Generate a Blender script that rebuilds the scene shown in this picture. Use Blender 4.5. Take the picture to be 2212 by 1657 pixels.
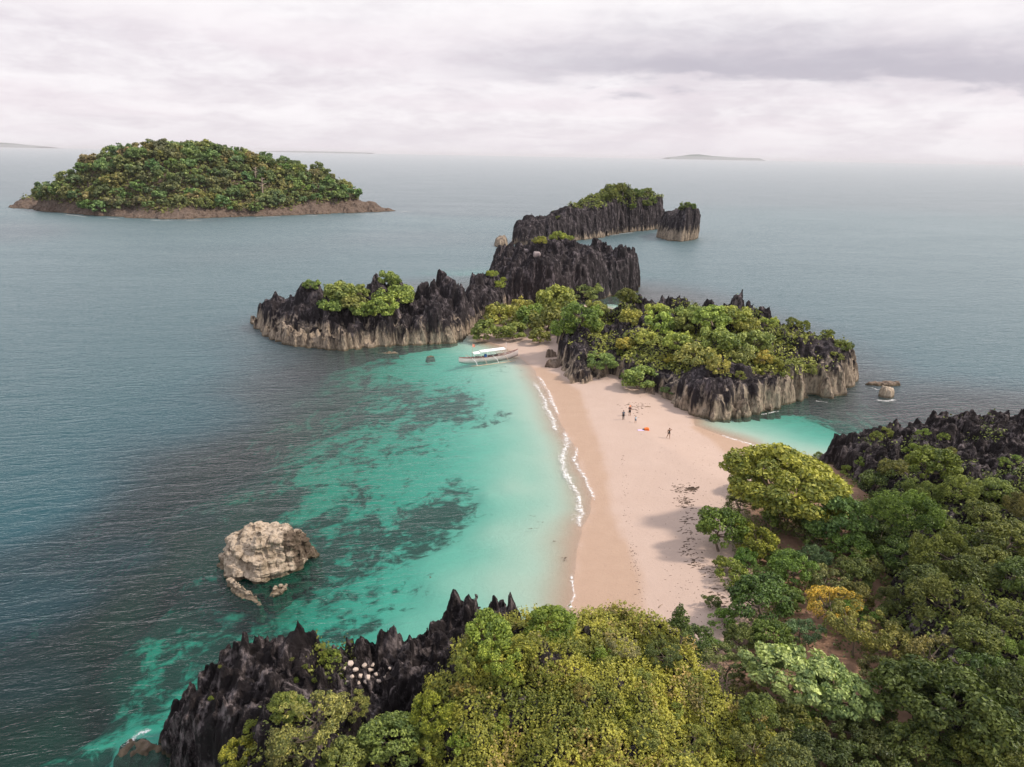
import bpy, math, random
import numpy as np
from mathutils import Vector, Matrix
from mathutils.bvhtree import BVHTree

random.seed(7)
RNG = np.random.default_rng(7)
for _o in list(bpy.data.objects):
    bpy.data.objects.remove(_o)
SC = bpy.context.scene
COL = SC.collection

# ------------------------------------------------------------------ camera
CAM_H = 42.0
FPX = 1671.0                      # focal length in pixels of a 2212 x 1657 picture
PITCH = math.radians(16.45)
ROLL = math.radians(1.01)
_f = np.array([0, math.cos(PITCH), -math.sin(PITCH)])
_u0 = np.array([0, math.sin(PITCH), math.cos(PITCH)])
_r0 = np.array([1.0, 0, 0])
_r = math.cos(ROLL) * _r0 + math.sin(ROLL) * _u0
_u = -math.sin(ROLL) * _r0 + math.cos(ROLL) * _u0
cam_data = bpy.data.cameras.new('camera')
cam_data.sensor_width = 36.0
cam_data.lens = 36.0 * FPX / 2212.0
cam_data.clip_start = 0.5
cam_data.clip_end = 120000.0
cam = bpy.data.objects.new('camera', cam_data)
COL.objects.link(cam)
M = Matrix.Identity(4)
for i in range(3):
    M[i][0], M[i][1], M[i][2] = _r[i], _u[i], -_f[i]
M[2][3] = CAM_H
cam.matrix_world = M
SC.camera = cam

# ------------------------------------------------------------------ node helpers
def node(t, typ, ins=None, **props):
    n = t.nodes.new(typ)
    for k, v in props.items():
        setattr(n, k, v)
    for k, v in (ins or {}).items():
        s = n.inputs[k]
        if isinstance(v, bpy.types.NodeSocket):
            t.links.new(v, s)
        else:
            s.default_value = v
    return n
def mth(t, op, a, b=0.0, c=0.0, clamp=False):
    return node(t, 'ShaderNodeMath', {0: a, 1: b, 2: c}, operation=op, use_clamp=clamp).outputs[0]
def mixc(t, fac, a, b, blend='MIX'):
    def c4(v):
        return v if isinstance(v, bpy.types.NodeSocket) else (v[0], v[1], v[2], 1.0)
    return node(t, 'ShaderNodeMix', {0: fac, 6: c4(a), 7: c4(b)}, data_type='RGBA', blend_type=blend).outputs[2]
def sstep(t, v, lo, hi):
    return node(t, 'ShaderNodeMapRange', {0: v, 1: lo, 2: hi, 3: 0.0, 4: 1.0},
                interpolation_type='SMOOTHSTEP', clamp=True).outputs[0]
def noise(t, vec, scale, detail=4.0, rough=0.55, dist=0.0):
    return node(t, 'ShaderNodeTexNoise', {'Vector': vec, 'Scale': scale, 'Detail': detail, 'Roughness': rough,
                                          'Distortion': dist}, noise_dimensions='3D').outputs[0]
def mapv(t, vec, sc=(1, 1, 1), rot=(0, 0, 0), loc=(0, 0, 0)):
    return node(t, 'ShaderNodeMapping', {0: vec, 1: loc, 2: rot, 3: sc}).outputs[0]
def attr(t, name):
    return node(t, 'ShaderNodeAttribute', attribute_name=name, attribute_type='GEOMETRY')
def new_mat(name):
    m = bpy.data.materials.new(name)
    m.use_nodes = True
    m.node_tree.nodes.clear()
    return m, m.node_tree
def out(t, surf):
    o = t.nodes.new('ShaderNodeOutputMaterial')
    t.links.new(surf, o.inputs['Surface'])
def plain(name, col, rough=0.6, var=0.15, scale=3.0):
    m, t = new_mat(name)
    p = node(t, 'ShaderNodeNewGeometry').outputs['Position']
    n = noise(t, p, scale)
    c = mixc(t, n, tuple(x * (1 - var) for x in col), tuple(min(1, x * (1 + var)) for x in col))
    out(t, node(t, 'ShaderNodeBsdfPrincipled', {'Base Color': c, 'Roughness': rough}).outputs[0])
    return m

# ------------------------------------------------------------------ world: bright overcast
SUN_DIR = Vector((0.70, -0.06, 0.70)).normalized()
world = bpy.data.worlds.new('World')
SC.world = world
world.use_nodes = True
wt = world.node_tree
wt.nodes.clear()
sky = node(wt, 'ShaderNodeTexSky', sky_type='NISHITA', sun_disc=False)
sky.sun_elevation = math.asin(SUN_DIR.z)
sky.sun_rotation = math.atan2(SUN_DIR.x, SUN_DIR.y)
bg_sky = node(wt, 'ShaderNodeBackground', {0: sky.outputs[0], 1: 0.1})
gen = node(wt, 'ShaderNodeTexCoord').outputs['Generated']
sep = node(wt, 'ShaderNodeSeparateXYZ', {0: gen})
az = mth(wt, 'ARCTAN2', sep.outputs[0], sep.outputs[1])
el = sep.outputs[2]
# clouds are flat layers seen edge-on near the horizon: stretch the pattern sideways with falling elevation
cl = node(wt, 'ShaderNodeCombineXYZ', {0: mth(wt, 'MULTIPLY', az, 4.2),
          1: mth(wt, 'MULTIPLY', mth(wt, 'POWER', mth(wt, 'MAXIMUM', el, 0.0), 0.8), 8.0), 2: 0.7}).outputs[0]
n_big = noise(wt, cl, 1.5, 7, 0.58, 0.5)
n_mid = noise(wt, mapv(wt, cl, (1, 1.5, 1), loc=(3.1, 1.7, 0)), 3.6, 8, 0.62, 0.3)
n_low = noise(wt, mapv(wt, cl, (0.6, 1.6, 1), loc=(8.3, 4.2, 2)), 1.1, 4, 0.5, 0.2)
puff = mth(wt, 'ADD', mth(wt, 'MULTIPLY', n_big, 0.6), mth(wt, 'MULTIPLY', n_mid, 0.4))
c_sky = mixc(wt, sstep(wt, puff, 0.36, 0.64), (0.74, 0.68, 0.73), (0.93, 0.89, 0.915))
c_sky = mixc(wt, mth(wt, 'MULTIPLY', sstep(wt, n_low, 0.45, 0.62), 0.4), c_sky, (0.84, 0.75, 0.80))
# one long grey stratus shelf that starts ahead and runs off to the right
w1 = mth(wt, 'MULTIPLY', mth(wt, 'SUBTRACT', n_mid, 0.5), 0.05)
w2 = mth(wt, 'MULTIPLY', mth(wt, 'SUBTRACT', n_low, 0.5), 0.09)
elw = mth(wt, 'ADD', mth(wt, 'ADD', el, w1), mth(wt, 'ADD', w2, mth(wt, 'MULTIPLY', az, 0.012)))
shelf = mth(wt, 'MULTIPLY', sstep(wt, elw, 0.078, 0.096),
            mth(wt, 'SUBTRACT', 1.0, sstep(wt, elw, 0.098, 0.185)))
shelf = mth(wt, 'MULTIPLY', shelf, sstep(wt, mth(wt, 'ADD', az, w2), -0.20, 0.22))
c_sky = mixc(wt, mth(wt, 'MULTIPLY', shelf, 0.85), c_sky, (0.50, 0.47, 0.54))
glow = mth(wt, 'MULTIPLY', sstep(wt, mth(wt, 'ADD', el, w2), 0.11, 0.20), 0.75)
c_sky = mixc(wt, glow, c_sky, (1.0, 0.975, 0.975))
veil = mth(wt, 'SUBTRACT', 1.0, sstep(wt, el, 0.0, 0.05))
c_sky = mixc(wt, mth(wt, 'MULTIPLY', veil, 0.45), c_sky, (0.80, 0.76, 0.80))
c_sky = mixc(wt, sstep(wt, el, 0.2, 0.7), c_sky, (0.88, 0.90, 0.97))
# an overcast sky is brighter overhead than at the horizon
zen = mth(wt, 'MULTIPLY_ADD', sstep(wt, el, 0.10, 0.85), 0.14, 1.00)
bg_cl = node(wt, 'ShaderNodeBackground', {0: c_sky, 1: zen})
wmix = node(wt, 'ShaderNodeMixShader', {0: 0.96, 1: bg_sky.outputs[0], 2: bg_cl.outputs[0]})
wo = node(wt, 'ShaderNodeOutputWorld')
wt.links.new(wmix.outputs[0], wo.inputs['Surface'])

# ------------------------------------------------------------------ sun through thin cloud
sd_ = bpy.data.lights.new('sun', 'SUN')
sd_.energy = 3.6
sd_.angle = math.radians(6)
sd_.color = (1.0, 0.90, 0.76)
sun = bpy.data.objects.new('sun', sd_)
COL.objects.link(sun)
sun.rotation_euler = SUN_DIR.to_track_quat('Z', 'Y').to_euler()
sun.location = (60, 0, 120)

vs = SC.view_settings
SC.display_settings.display_device = 'sRGB'
vs.view_transform = 'Standard'
vs.look = 'None'
vs.exposure = 0.12
vs.gamma = 1.0
vs.use_curve_mapping = False
cy = SC.cycles
cy.use_denoising = True
cy.max_bounces = 6
cy.diffuse_bounces = 2
cy.glossy_bounces = 2
cy.transmission_bounces = 2
cy.transparent_max_bounces = 8
cy.volume_bounces = 0
cy.caustics_reflective = False
cy.caustics_refractive = False

# ------------------------------------------------------------------ photo geometry
def ray(px, py):
    return _f * FPX + _r * (px - 1106.0) + _u * (828.5 - py)
def PX(px, py, z=0.0):                      # where the pixel's ray meets the level z
    d = ray(px, py)
    k = (z - CAM_H) / d[2]
    return (d[0] * k, d[1] * k)
def PD(px, py, Y):                          # the point of the pixel's ray at ground distance Y
    d = ray(px, py)
    k = Y / d[1]
    return (d[0] * k, Y, CAM_H + d[2] * k)
def depth_of(p):
    return float(np.dot(np.array(p) - np.array([0, 0, CAM_H]), _f))

# ------------------------------------------------------------------ numpy noise
def _h(ix, iy, iz, seed):
    a = (ix.astype(np.int64) * 374761393 + iy.astype(np.int64) * 668265263 + iz.astype(np.int64) * 2147483647 + seed * 974634777) & 0xFFFFFFFF
    a = ((a ^ (a >> 13)) * 1274126177) & 0xFFFFFFFF
    a = ((a ^ (a >> 16)) * 2246822519) & 0xFFFFFFFF
    return ((a ^ (a >> 15)) & 0xFFFFFF) / float(0xFFFFFF)
def vnoise(x, y, z, seed=0):
    x0, y0, z0 = np.floor(x), np.floor(y), np.floor(z)
    fx, fy, fz = x - x0, y - y0, z - z0
    sx, sy, sz = (f * f * f * (f * (f * 6 - 15) + 10) for f in (fx, fy, fz))
    x0, y0, z0 = x0.astype(np.int64), y0.astype(np.int64), z0.astype(np.int64)
    r = 0
    for dz in (0, 1):
        wz = sz if dz else 1 - sz
        for dy in (0, 1):
            wy = sy if dy else 1 - sy
            for dx in (0, 1):
                wx = sx if dx else 1 - sx
                r = r + _h(x0 + dx, y0 + dy, z0 + dz, seed) * wx * wy * wz
    return r * 2 - 1
def fbm(x, y, z, seed=0, oct=4, gain=0.5):
    r, a, s = 0, 1.0, 0.0
    for k in range(oct):
        r = r + a * vnoise(x * 2 ** k + 17.3 * k, y * 2 ** k + 5.1 * k, z * 2 ** k, seed + k)
        s += a
        a *= gain
    return r / s
def voronoi(x, y, seed=0):
    x0, y0 = np.floor(x).astype(np.int64), np.floor(y).astype(np.int64)
    f1 = np.full(x.shape, 9.0); f2 = np.full(x.shape, 9.0); rid = np.zeros(x.shape)
    zz = np.zeros_like(x0)
    for dy in (-1, 0, 1):
        for dx in (-1, 0, 1):
            cx, cyy = x0 + dx, y0 + dy
            jx = cx + _h(cx, cyy, zz, seed); jy = cyy + _h(cx, cyy, zz + 1, seed)
            d = np.hypot(jx - x, jy - y)
            closer = d < f1
            f2 = np.where(closer, f1, np.minimum(f2, d))
            rid = np.where(closer, _h(cx, cyy, zz + 2, seed), rid)
            f1 = np.where(closer, d, f1)
    return f1, f2, rid
def sm(v, lo, hi):
    t = np.clip((v - lo) / (hi - lo), 0, 1)
    return t * t * (3 - 2 * t)
def seg_dist(x, y, pts, closed=True):
    d2 = np.full(x.shape, 1e18)
    n = len(pts)
    for i in range(n if closed else n - 1):
        ax, ay = pts[i][:2]; bx, by = pts[(i + 1) % n][:2]
        vx, vy = bx - ax, by - ay
        t = np.clip(((x - ax) * vx + (y - ay) * vy) / (vx * vx + vy * vy + 1e-9), 0, 1)
        d2 = np.minimum(d2, (x - ax - t * vx) ** 2 + (y - ay - t * vy) ** 2)
    return np.sqrt(d2)
def poly_sd(x, y, pts):                     # positive inside
    ins = np.zeros(x.shape, bool)
    n = len(pts)
    for i in range(n):
        ax, ay = pts[i][:2]; bx, by = pts[(i + 1) % n][:2]
        c = ((ay > y) != (by > y)) & (x < (bx - ax) * (y - ay) / (by - ay + 1e-12) + ax)
        ins ^= c
    d = seg_dist(x, y, pts)
    return np.where(ins, d, -d)
def idw(x, y, ctrl, p=3.0):
    num = 0; den = 0
    for c in ctrl:
        w = 1.0 / (((x - c[0]) ** 2 + (y - c[1]) ** 2) ** (p / 2) + 0.05)
        num = num + w * c[2]; den = den + w
    return num / den

# ------------------------------------------------------------------ mesh helpers
def mesh_np(name, V, F, smooth=False, attrs=None):
    V = np.asarray(V, dtype=np.float32); F = np.asarray(F, dtype=np.int32)
    k = F.shape[1]
    me = bpy.data.meshes.new(name)
    me.vertices.add(len(V)); me.vertices.foreach_set('co', V.ravel())
    me.loops.add(F.size); me.loops.foreach_set('vertex_index', F.ravel())
    me.polygons.add(len(F))
    me.polygons.foreach_set('loop_start', np.arange(0, F.size, k, dtype=np.int32))
    me.polygons.foreach_set('use_smooth', np.full(len(F), smooth))
    for nm, (dom, arr) in (attrs or {}).items():
        a = me.attributes.new(nm, 'FLOAT', dom)
        a.data.foreach_set('value', np.asarray(arr, dtype=np.float32))
    me.update(calc_edges=True)
    return me
def add(name, me, mat=None, parent=None, loc=None):
    o = bpy.data.objects.new(name, me)
    COL.objects.link(o)
    if mat is not None and me is not None and not me.materials:
        me.materials.append(mat)
    if parent is not None:
        o.parent = parent
    if loc is not None:
        o.location = loc
    return o
def tag(o, label=None, cat=None, group=None, kind=None):
    if label: o['label'] = label
    if cat: o['category'] = cat
    if group: o['group'] = group
    if kind: o['kind'] = kind
    return o
def grid_faces(nx, ny):
    i = np.arange(nx - 1)[None, :]; j = np.arange(ny - 1)[:, None]
    a = j * nx + i
    return np.stack([a, a + 1, a + nx + 1, a + nx], -1).reshape(-1, 4)
def voxel(V, F, size):
    me = V if isinstance(V, bpy.types.Mesh) else mesh_np('tmp', V, F)
    o = bpy.data.objects.new('tmp', me); COL.objects.link(o)
    md = o.modifiers.new('r', 'REMESH'); md.mode = 'VOXEL'; md.voxel_size = size; md.adaptivity = 0.0
    dg = bpy.context.evaluated_depsgraph_get()
    ev = o.evaluated_get(dg); em = ev.to_mesh()
    n = len(em.vertices); v = np.empty(n * 3, np.float32); em.vertices.foreach_get('co', v)
    nr = np.empty(n * 3, np.float32); em.vertices.foreach_get('normal', nr)
    f = np.empty(len(em.loops), np.int32); em.loops.foreach_get('vertex_index', f)
    ev.to_mesh_clear()
    bpy.data.objects.remove(o); bpy.data.meshes.remove(me)
    return v.reshape(-1, 3).astype(np.float64), f.reshape(-1, 4), nr.reshape(-1, 3).astype(np.float64)
def tube(pts, rad, seg=8):                   # tapered round bar along a polyline
    pts = [np.array(p, float) for p in pts]
    V, F = [], []
    n = len(pts)
    for i, p in enumerate(pts):
        d = pts[min(i + 1, n - 1)] - pts[max(i - 1, 0)]
        d /= np.linalg.norm(d) + 1e-9
        a = np.cross(d, [0, 0, 1.0] if abs(d[2]) < 0.9 else [1.0, 0, 0]); a /= np.linalg.norm(a)
        b = np.cross(d, a)
        r = rad[i] if hasattr(rad, '__len__') else rad
        for k in range(seg):
            t = 2 * math.pi * k / seg
            V.append(p + r * (math.cos(t) * a + math.sin(t) * b))
    for i in range(n - 1):
        for k in range(seg):
            F.append((i * seg + k, i * seg + (k + 1) % seg, (i + 1) * seg + (k + 1) % seg, (i + 1) * seg + k))
    F.append(tuple(range(seg))[::-1]); F.append(tuple(range((n - 1) * seg, n * seg)))
    return V, F
def box(c, s, rz=0.0):
    V = []
    for dz in (-1, 1):
        for dx, dy in ((-1, -1), (1, -1), (1, 1), (-1, 1)):
            x, y = dx * s[0] / 2, dy * s[1] / 2
            V.append((c[0] + x * math.cos(rz) - y * math.sin(rz), c[1] + x * math.sin(rz) + y * math.cos(rz), c[2] + dz * s[2] / 2))
    return V, [(3, 2, 1, 0), (4, 5, 6, 7), (0, 1, 5, 4), (1, 2, 6, 5), (2, 3, 7, 6), (3, 0, 4, 7)]
def join(parts):
    V, F = [], []
    for v, f in parts:
        k = len(V)
        V += [tuple(p) for p in v]; F += [tuple(i + k for i in q) for q in f]
    return V, F
def pymesh(name, V, F, smooth=False):
    me = bpy.data.meshes.new(name)
    me.from_pydata([tuple(map(float, v)) for v in V], [], F)
    if smooth:
        me.polygons.foreach_set('use_smooth', [True] * len(me.polygons))
    me.update()
    return me
# ------------------------------------------------------------------ shoreline, beach and seabed
SHORE_W = [(1225, 1657), (1233, 1480), (1236, 1400), (1236, 1320), (1239, 1250), (1244, 1190), (1258, 1140), (1279, 1100), (1275, 1060),
           (1256, 1010), (1238, 960), (1213, 920), (1203, 890), (1185, 850), (1163, 815), (1150, 795), (1128, 775),
           (1100, 757), (1075, 745), (1040, 736)]
SHORE_E = [(1500, 918), (1545, 935), (1600, 953), (1650, 975), (1720, 992), (1800, 1004)]
SAND = ([PX(*p) for p in SHORE_W] + [PX(1015, 715), PX(1030, 690), PX(1080, 662), PX(1150, 652), PX(1300, 662), PX(1400, 710),
        PX(1470, 800)] + [PX(*p) for p in SHORE_E] + [PX(1900, 1015), PX(2080, 1015), PX(2330, 1010), (95, 60), (90, 10), (20, 5), (3, 25)])
WET = [PX(*p) for p in SHORE_W[1:16]] + [PX(*p) for p in [(1175, 795), (1200, 812), (1225, 828), (1255, 850), (1270, 900), (1296, 960),
      (1310, 1010), (1318, 1060), (1322, 1110), (1345, 1160), (1368, 1210), (1385, 1260), (1391, 1330), (1370, 1385), (1320, 1440)]]
WET_E = [PX(*p) for p in SHORE_E] + [PX(*p) for p in [(1690, 1010), (1590, 1010), (1560, 985), (1535, 955), (1490, 925)]]
# pixel, depth in metres, share of dark sea grass
BED = [(1180, 900, .7, 0), (1150, 1000, .9, .0), (1200, 1150, .6, 0), (1100, 1150, .6, 0), (1000, 1250, .9, .0), (900, 1330, 1.4, .08),
       (1080, 1250, .6, 0), (1130, 850, .9, .05), (1090, 800, 1.2, .25), (1085, 920, 1.3, .05), (1050, 900, 2.6, .5), (1010, 1060, 2.4, .45), (1060, 1060, .9, .0), (1110, 1050, .55, 0),
       (960, 1090, 3.0, .55), (900, 1150, 3.0, .6), (960, 1190, 1.5, .12), (850, 1000, 2.8, .22), (800, 950, 3, .35), (700, 1030, 3.2, .38),
       (620, 1060, 3.6, .42), (900, 850, 3.2, .45), (960, 860, 3, .5), (850, 765, 2.6, .25), (950, 770, 2.1, .12), (1020, 760, 1.2, .05), (760, 770, 4, .4),
       (650, 850, 5.5, .6), (760, 1250, 3, .32), (740, 1330, 3, .5), (660, 1310, 3.4, .5), (830, 1260, 2.5, .35), (720, 1170, 3.6, .62), (550, 1050, 5, .74),
       (450, 1120, 5.5, .82), (400, 900, 10, .9), (300, 1200, 6.5, .92), (300, 1400, 3.2, .60), (380, 1330, 3.2, .55), (430, 1440, 2.8, .50),
       (200, 1600, 2.6, .52), (280, 1590, 1.6, .2), (230, 1640, 1.7, .3), (60, 1630, 3.2, .64), (480, 1330, 3.0, .54), (580, 1290, 3.2, .60), (420, 1230, 3.8, .62), (420, 1170, 3.8, .60), (540, 1120, 3.4, .54), (100, 1300, 8, .86),
       (100, 1480, 6, .82), (0, 1100, 14, .6), (0, 900, 18, .5), (200, 800, 18, .6), (400, 780, 14, .7), (500, 760, 11, .9), (600, 770, 8, .85),
       (700, 800, 5, .6), (300, 650, 26, .5), (600, 560, 26, .5), (900, 520, 26, .5), (1000, 450, 30, .5), (440, 477, 2.0, .1), (395, 479, 2.2, .1), (560, 485, 14, .5), (300, 490, 14, .5), (0, 500, 30, .5), (-300, 1000, 24, .5),
       (1600, 945, .3, 0), (1640, 922, 1.3, .1), (1750, 900, 2.4, .3), (1800, 940, 2.0, .1), (1720, 960, .9, 0), (1830, 872, 5, .6),
       (1900, 900, 10, .6), (2000, 880, 16, .6), (2100, 800, 24, .5), (1900, 700, 26, .5), (1500, 560, 16, .5), (1350, 520, 9, .5), (1700, 400, 30, .5)]
BED = [(a, b, d, r + .1 * (600 < a < 1040 and 760 < b < 1330 and .1 < r < .6)) for a, b, d, r in BED]
BEDW = [(*PX(p[0], p[1]), p[2], p[3]) for p in BED]
def ground(x, y):
    sd = poly_sd(x, y, SAND) + 0.35 * fbm(x * .35, y * .35, 0 * x, 5, 3)
    dep = idw(x, y, [(c[0], c[1], c[2]) for c in BEDW], 3.2)
    reef = idw(x, y, [(c[0], c[1], c[3]) for c in BEDW], 3.2)
    far = np.hypot(x, y - 150)
    dep = dep * (1 + .12 * sm(dep, 1.3, 2.8))
    dep = dep + 1.6 * np.clip(dep - 4.5, 0, None) + 14 * sm(far, 200, 450) + 60 * sm(far, 420, 900)
    inl = np.clip(sd, 0, None)
    up = 0.085 * inl - 0.5 * np.clip(0.085 * inl - 1.2, 0, None)
    up = np.minimum(up, 2.2 + 0.012 * inl) + 0.05 * fbm(x * .5, y * .5, 0 * x, 9, 3) * sm(sd, 2, 7)
    dd = np.clip(-sd, 0, None)
    down = dep * (1 - np.exp(-0.07 * dd * (1 + dd / 13) / dep)) + 0.12 * dep ** .5 * fbm(x * .3, y * .3, 0 * x, 12, 3) * sm(dd, 2, 9)
    z = np.where(sd > 0, up, -down)
    return z, sd, reef
def axis(lo, d0, d1, hi, step, grow):
    a = list(np.arange(d0, d1 + 1e-6, step))
    s = step; v = d1
    while v < hi:
        s *= grow; v += s; a.append(min(v, hi))
    s = step; v = d0; b = []
    while v > lo:
        s *= grow; v -= s; b.append(max(v, lo))
    return np.array(b[::-1] + a)
gx = axis(-650, -62, 66, 650, 0.7, 1.06); gy = axis(-60, 28, 176, 900, 0.7, 1.06)
X, Y = np.meshgrid(gx, gy)
x, y = X.ravel(), Y.ravel()
GZ, SDF, REEF = ground(x, y)
wet = np.maximum(sm(poly_sd(x, y, WET) + .5 * fbm(x * .4, y * .4, 0 * x, 31, 3), -.5, .7), sm(poly_sd(x, y, WET_E), -.5, .7))
wet = np.maximum(wet, sm(-GZ, -0.06, 0.02))
SOIL = sm(poly_sd(x, y, [PX(*p) for p in [(1660, 1000), (1610, 1060), (1590, 1120), (1590, 1200), (1620, 1260), (1640, 1330), (1590, 1390), (1540, 1440), (1520, 1480), (1580, 1640), (1700, 1800), (2300, 1800), (2300, 1000), (1800, 1000)]])
          + 1.2 * fbm(x * .3, y * .3, 0 * x, 37, 3), -1.5, 3.0)
me = mesh_np('seabed', np.stack([x, y, GZ], -1), grid_faces(len(gx), len(gy)), True,
             {'soil': ('POINT', SOIL), 'reef': ('POINT', REEF), 'wet': ('POINT', wet), 'shore': ('POINT', SDF)})
m, t = new_mat('sand')
pos = node(t, 'ShaderNodeNewGeometry').outputs['Position']
dry = mixc(t, noise(t, pos, 0.22, 5, .6), (0.42, 0.305, 0.252), (0.49, 0.37, 0.315))
fine = noise(t, pos, 7.0, 4, .7)
dry = mixc(t, mth(t, 'MULTIPLY', sstep(t, fine, .52, .74), .30), dry, (0.29, 0.205, 0.165))
litter = mth(t, 'MULTIPLY', sstep(t, noise(t, pos, 1.1, 6, .75), .55, .72), sstep(t, attr(t, 'shore').outputs['Fac'], 9, 20))
dry = mixc(t, mth(t, 'MULTIPLY', litter, .38), dry, (0.28, 0.19, 0.145))
wetc = mixc(t, noise(t, pos, .5, 4), (0.375, 0.250, 0.182), (0.43, 0.295, 0.218))
wetf = attr(t, 'wet').outputs['Fac']
soilc = mixc(t, noise(t, pos, 1.5, 5, .7), (.16, .085, .055), (.36, .22, .15))
dry = mixc(t, attr(t, 'soil').outputs['Fac'], dry, soilc)
sandc = mixc(t, wetf, dry, wetc)
sx = node(t, 'ShaderNodeSeparateXYZ', {0: pos}).outputs[2]
under = sstep(t, sx, 0.0, -0.38)
sandc = mixc(t, under, sandc, (0.53, 0.505, 0.43))
# sea grass and reef patches on the bed
rn = mth(t, 'ADD', mth(t, 'MULTIPLY', noise(t, mapv(t, pos, (1, .8, 0)), .17, 6, .66, .8), .55),
         mth(t, 'MULTIPLY', noise(t, mapv(t, pos, (1, 1, 0)), .6, 5, .68, .6), .45))
thr = mth(t, 'SUBTRACT', 0.735, mth(t, 'MULTIPLY', attr(t, 'reef').outputs['Fac'], 0.50))
dlt = mth(t, 'SUBTRACT', rn, thr)
patch = mth(t, 'MULTIPLY', sstep(t, dlt, -0.055, 0.07), under)
grassc = mixc(t, noise(t, pos, 1.3, 4), (0.014, 0.020, 0.018), (0.055, 0.052, 0.038))
sandc = mixc(t, mth(t, 'MULTIPLY', patch, .93), sandc, grassc)
bmp = node(t, 'ShaderNodeBump', {'Strength': .6, 'Distance': .16, 'Height': noise(t, pos, 1.7, 7, .75)})
rg = mth(t, 'SUBTRACT', .85, mth(t, 'MULTIPLY', wetf, .30))
out(t, node(t, 'ShaderNodeBsdfPrincipled', {'Base Color': sandc, 'Roughness': rg, 'Specular IOR Level': .25, 'Normal': bmp.outputs[0]}).outputs[0])
MAT_SAND = m
seabed = tag(add('sand_beach', me, m), 'pale pink sand spit that slopes under the clear bay as its seabed', 'beach', kind='structure')

# ------------------------------------------------------------------ sea
wx = axis(-30000, -70, 70, 30000, 1.4, 1.09); wy = axis(-4000, 28, 180, 40000, 1.4, 1.09)
X, Y = np.meshgrid(wx, wy)
x, y = X.ravel(), Y.ravel()
wz, wsd, wreef = ground(x, y)
me = mesh_np('sea', np.stack([x, y, 0 * x], -1), grid_faces(len(wx), len(wy)), True, {'deep': ('POINT', np.clip(-wz, 0, 110))})
m, t = new_mat('sea_water')
pos = node(t, 'ShaderNodeNewGeometry').outputs['Position']
dp = attr(t, 'deep').outputs['Fac']
deep_cut = mth(t, 'SUBTRACT', 1.0, sstep(t, dp, 13, 22))
tr = [mth(t, 'MULTIPLY', mth(t, 'POWER', math.exp(-k), dp), deep_cut) for k in (0.74, 0.150, 0.190)]
trans = node(t, 'ShaderNodeCombineColor', {0: tr[0], 1: tr[1], 2: tr[2]}).outputs[0]
inv = node(t, 'ShaderNodeInvert', {'Color': trans}).outputs[0]
blue = mixc(t, sstep(t, dp, 4, 17), (0.001, 0.006, 0.008), (0.0006, 0.052, 0.068))
blue = mixc(t, sstep(t, dp, 40, 84), blue, (0.002, 0.034, 0.050))
body = mixc(t, 1.0, blue, inv, 'MULTIPLY')
# wind ripples: three sizes, crests running across the bay, with calmer and rougher patches
rip = mapv(t, pos, (1, 1, 1), (0, 0, math.radians(-12)))
gust = noise(t, mapv(t, pos, (.6, 1.4, 1)), .02, 3, .6)
w_a = noise(t, mapv(t, rip, (.30, 1.0, 1)), .55, 4, .62, .7)
w_b = noise(t, mapv(t, rip, (.45, 1.0, 1), (0, 0, .35)), 1.7, 3, .6, .5)
w_a = mth(t, 'SUBTRACT', 1.0, mth(t, 'ABSOLUTE', mth(t, 'MULTIPLY_ADD', w_a, 2.0, -1.0)))
w_b = mth(t, 'SUBTRACT', 1.0, mth(t, 'ABSOLUTE', mth(t, 'MULTIPLY_ADD', w_b, 2.0, -1.0)))
w_c = noise(t, mapv(t, rip, (.35, 1.0, 1), (0, 0, -.25)), .14, 3, .55, .4)
calm = sstep(t, dp, 0.0, 2.4)
hgt = mth(t, 'ADD', mth(t, 'MULTIPLY', w_a, .34), mth(t, 'ADD', mth(t, 'MULTIPLY', w_b, .15), mth(t, 'MULTIPLY', w_c, .30)))
hgt = mth(t, 'MULTIPLY', hgt, mth(t, 'MULTIPLY', mth(t, 'ADD', .12, mth(t, 'MULTIPLY', calm, .88)), mth(t, 'ADD', .55, mth(t, 'MULTIPLY', gust, .9))))
bw = node(t, 'ShaderNodeBump', {'Strength': 1.0, 'Distance': 0.58, 'Height': hgt}).outputs[0]
dif = node(t, 'ShaderNodeBsdfDiffuse', {'Color': body, 'Normal': bw})
tra = node(t, 'ShaderNodeBsdfTransparent', {'Color': trans})
inner = node(t, 'ShaderNodeAddShader', {0: dif.outputs[0], 1: tra.outputs[0]})
glo = node(t, 'ShaderNodeBsdfGlossy', {'Color': (1, 1, 1, 1), 'Roughness': .40, 'Normal': bw})
fre = mth(t, 'MULTIPLY', node(t, 'ShaderNodeFresnel', {'IOR': 1.333, 'Normal': bw}).outputs[0], .62)
out(t, node(t, 'ShaderNodeMixShader', {0: fre, 1: inner.outputs[0], 2: glo.outputs[0]}).outputs[0])
sea = tag(add('sea', me, m), 'rippled sea turning from clear turquoise in the bay to grey offshore', 'sea', kind='structure')

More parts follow.
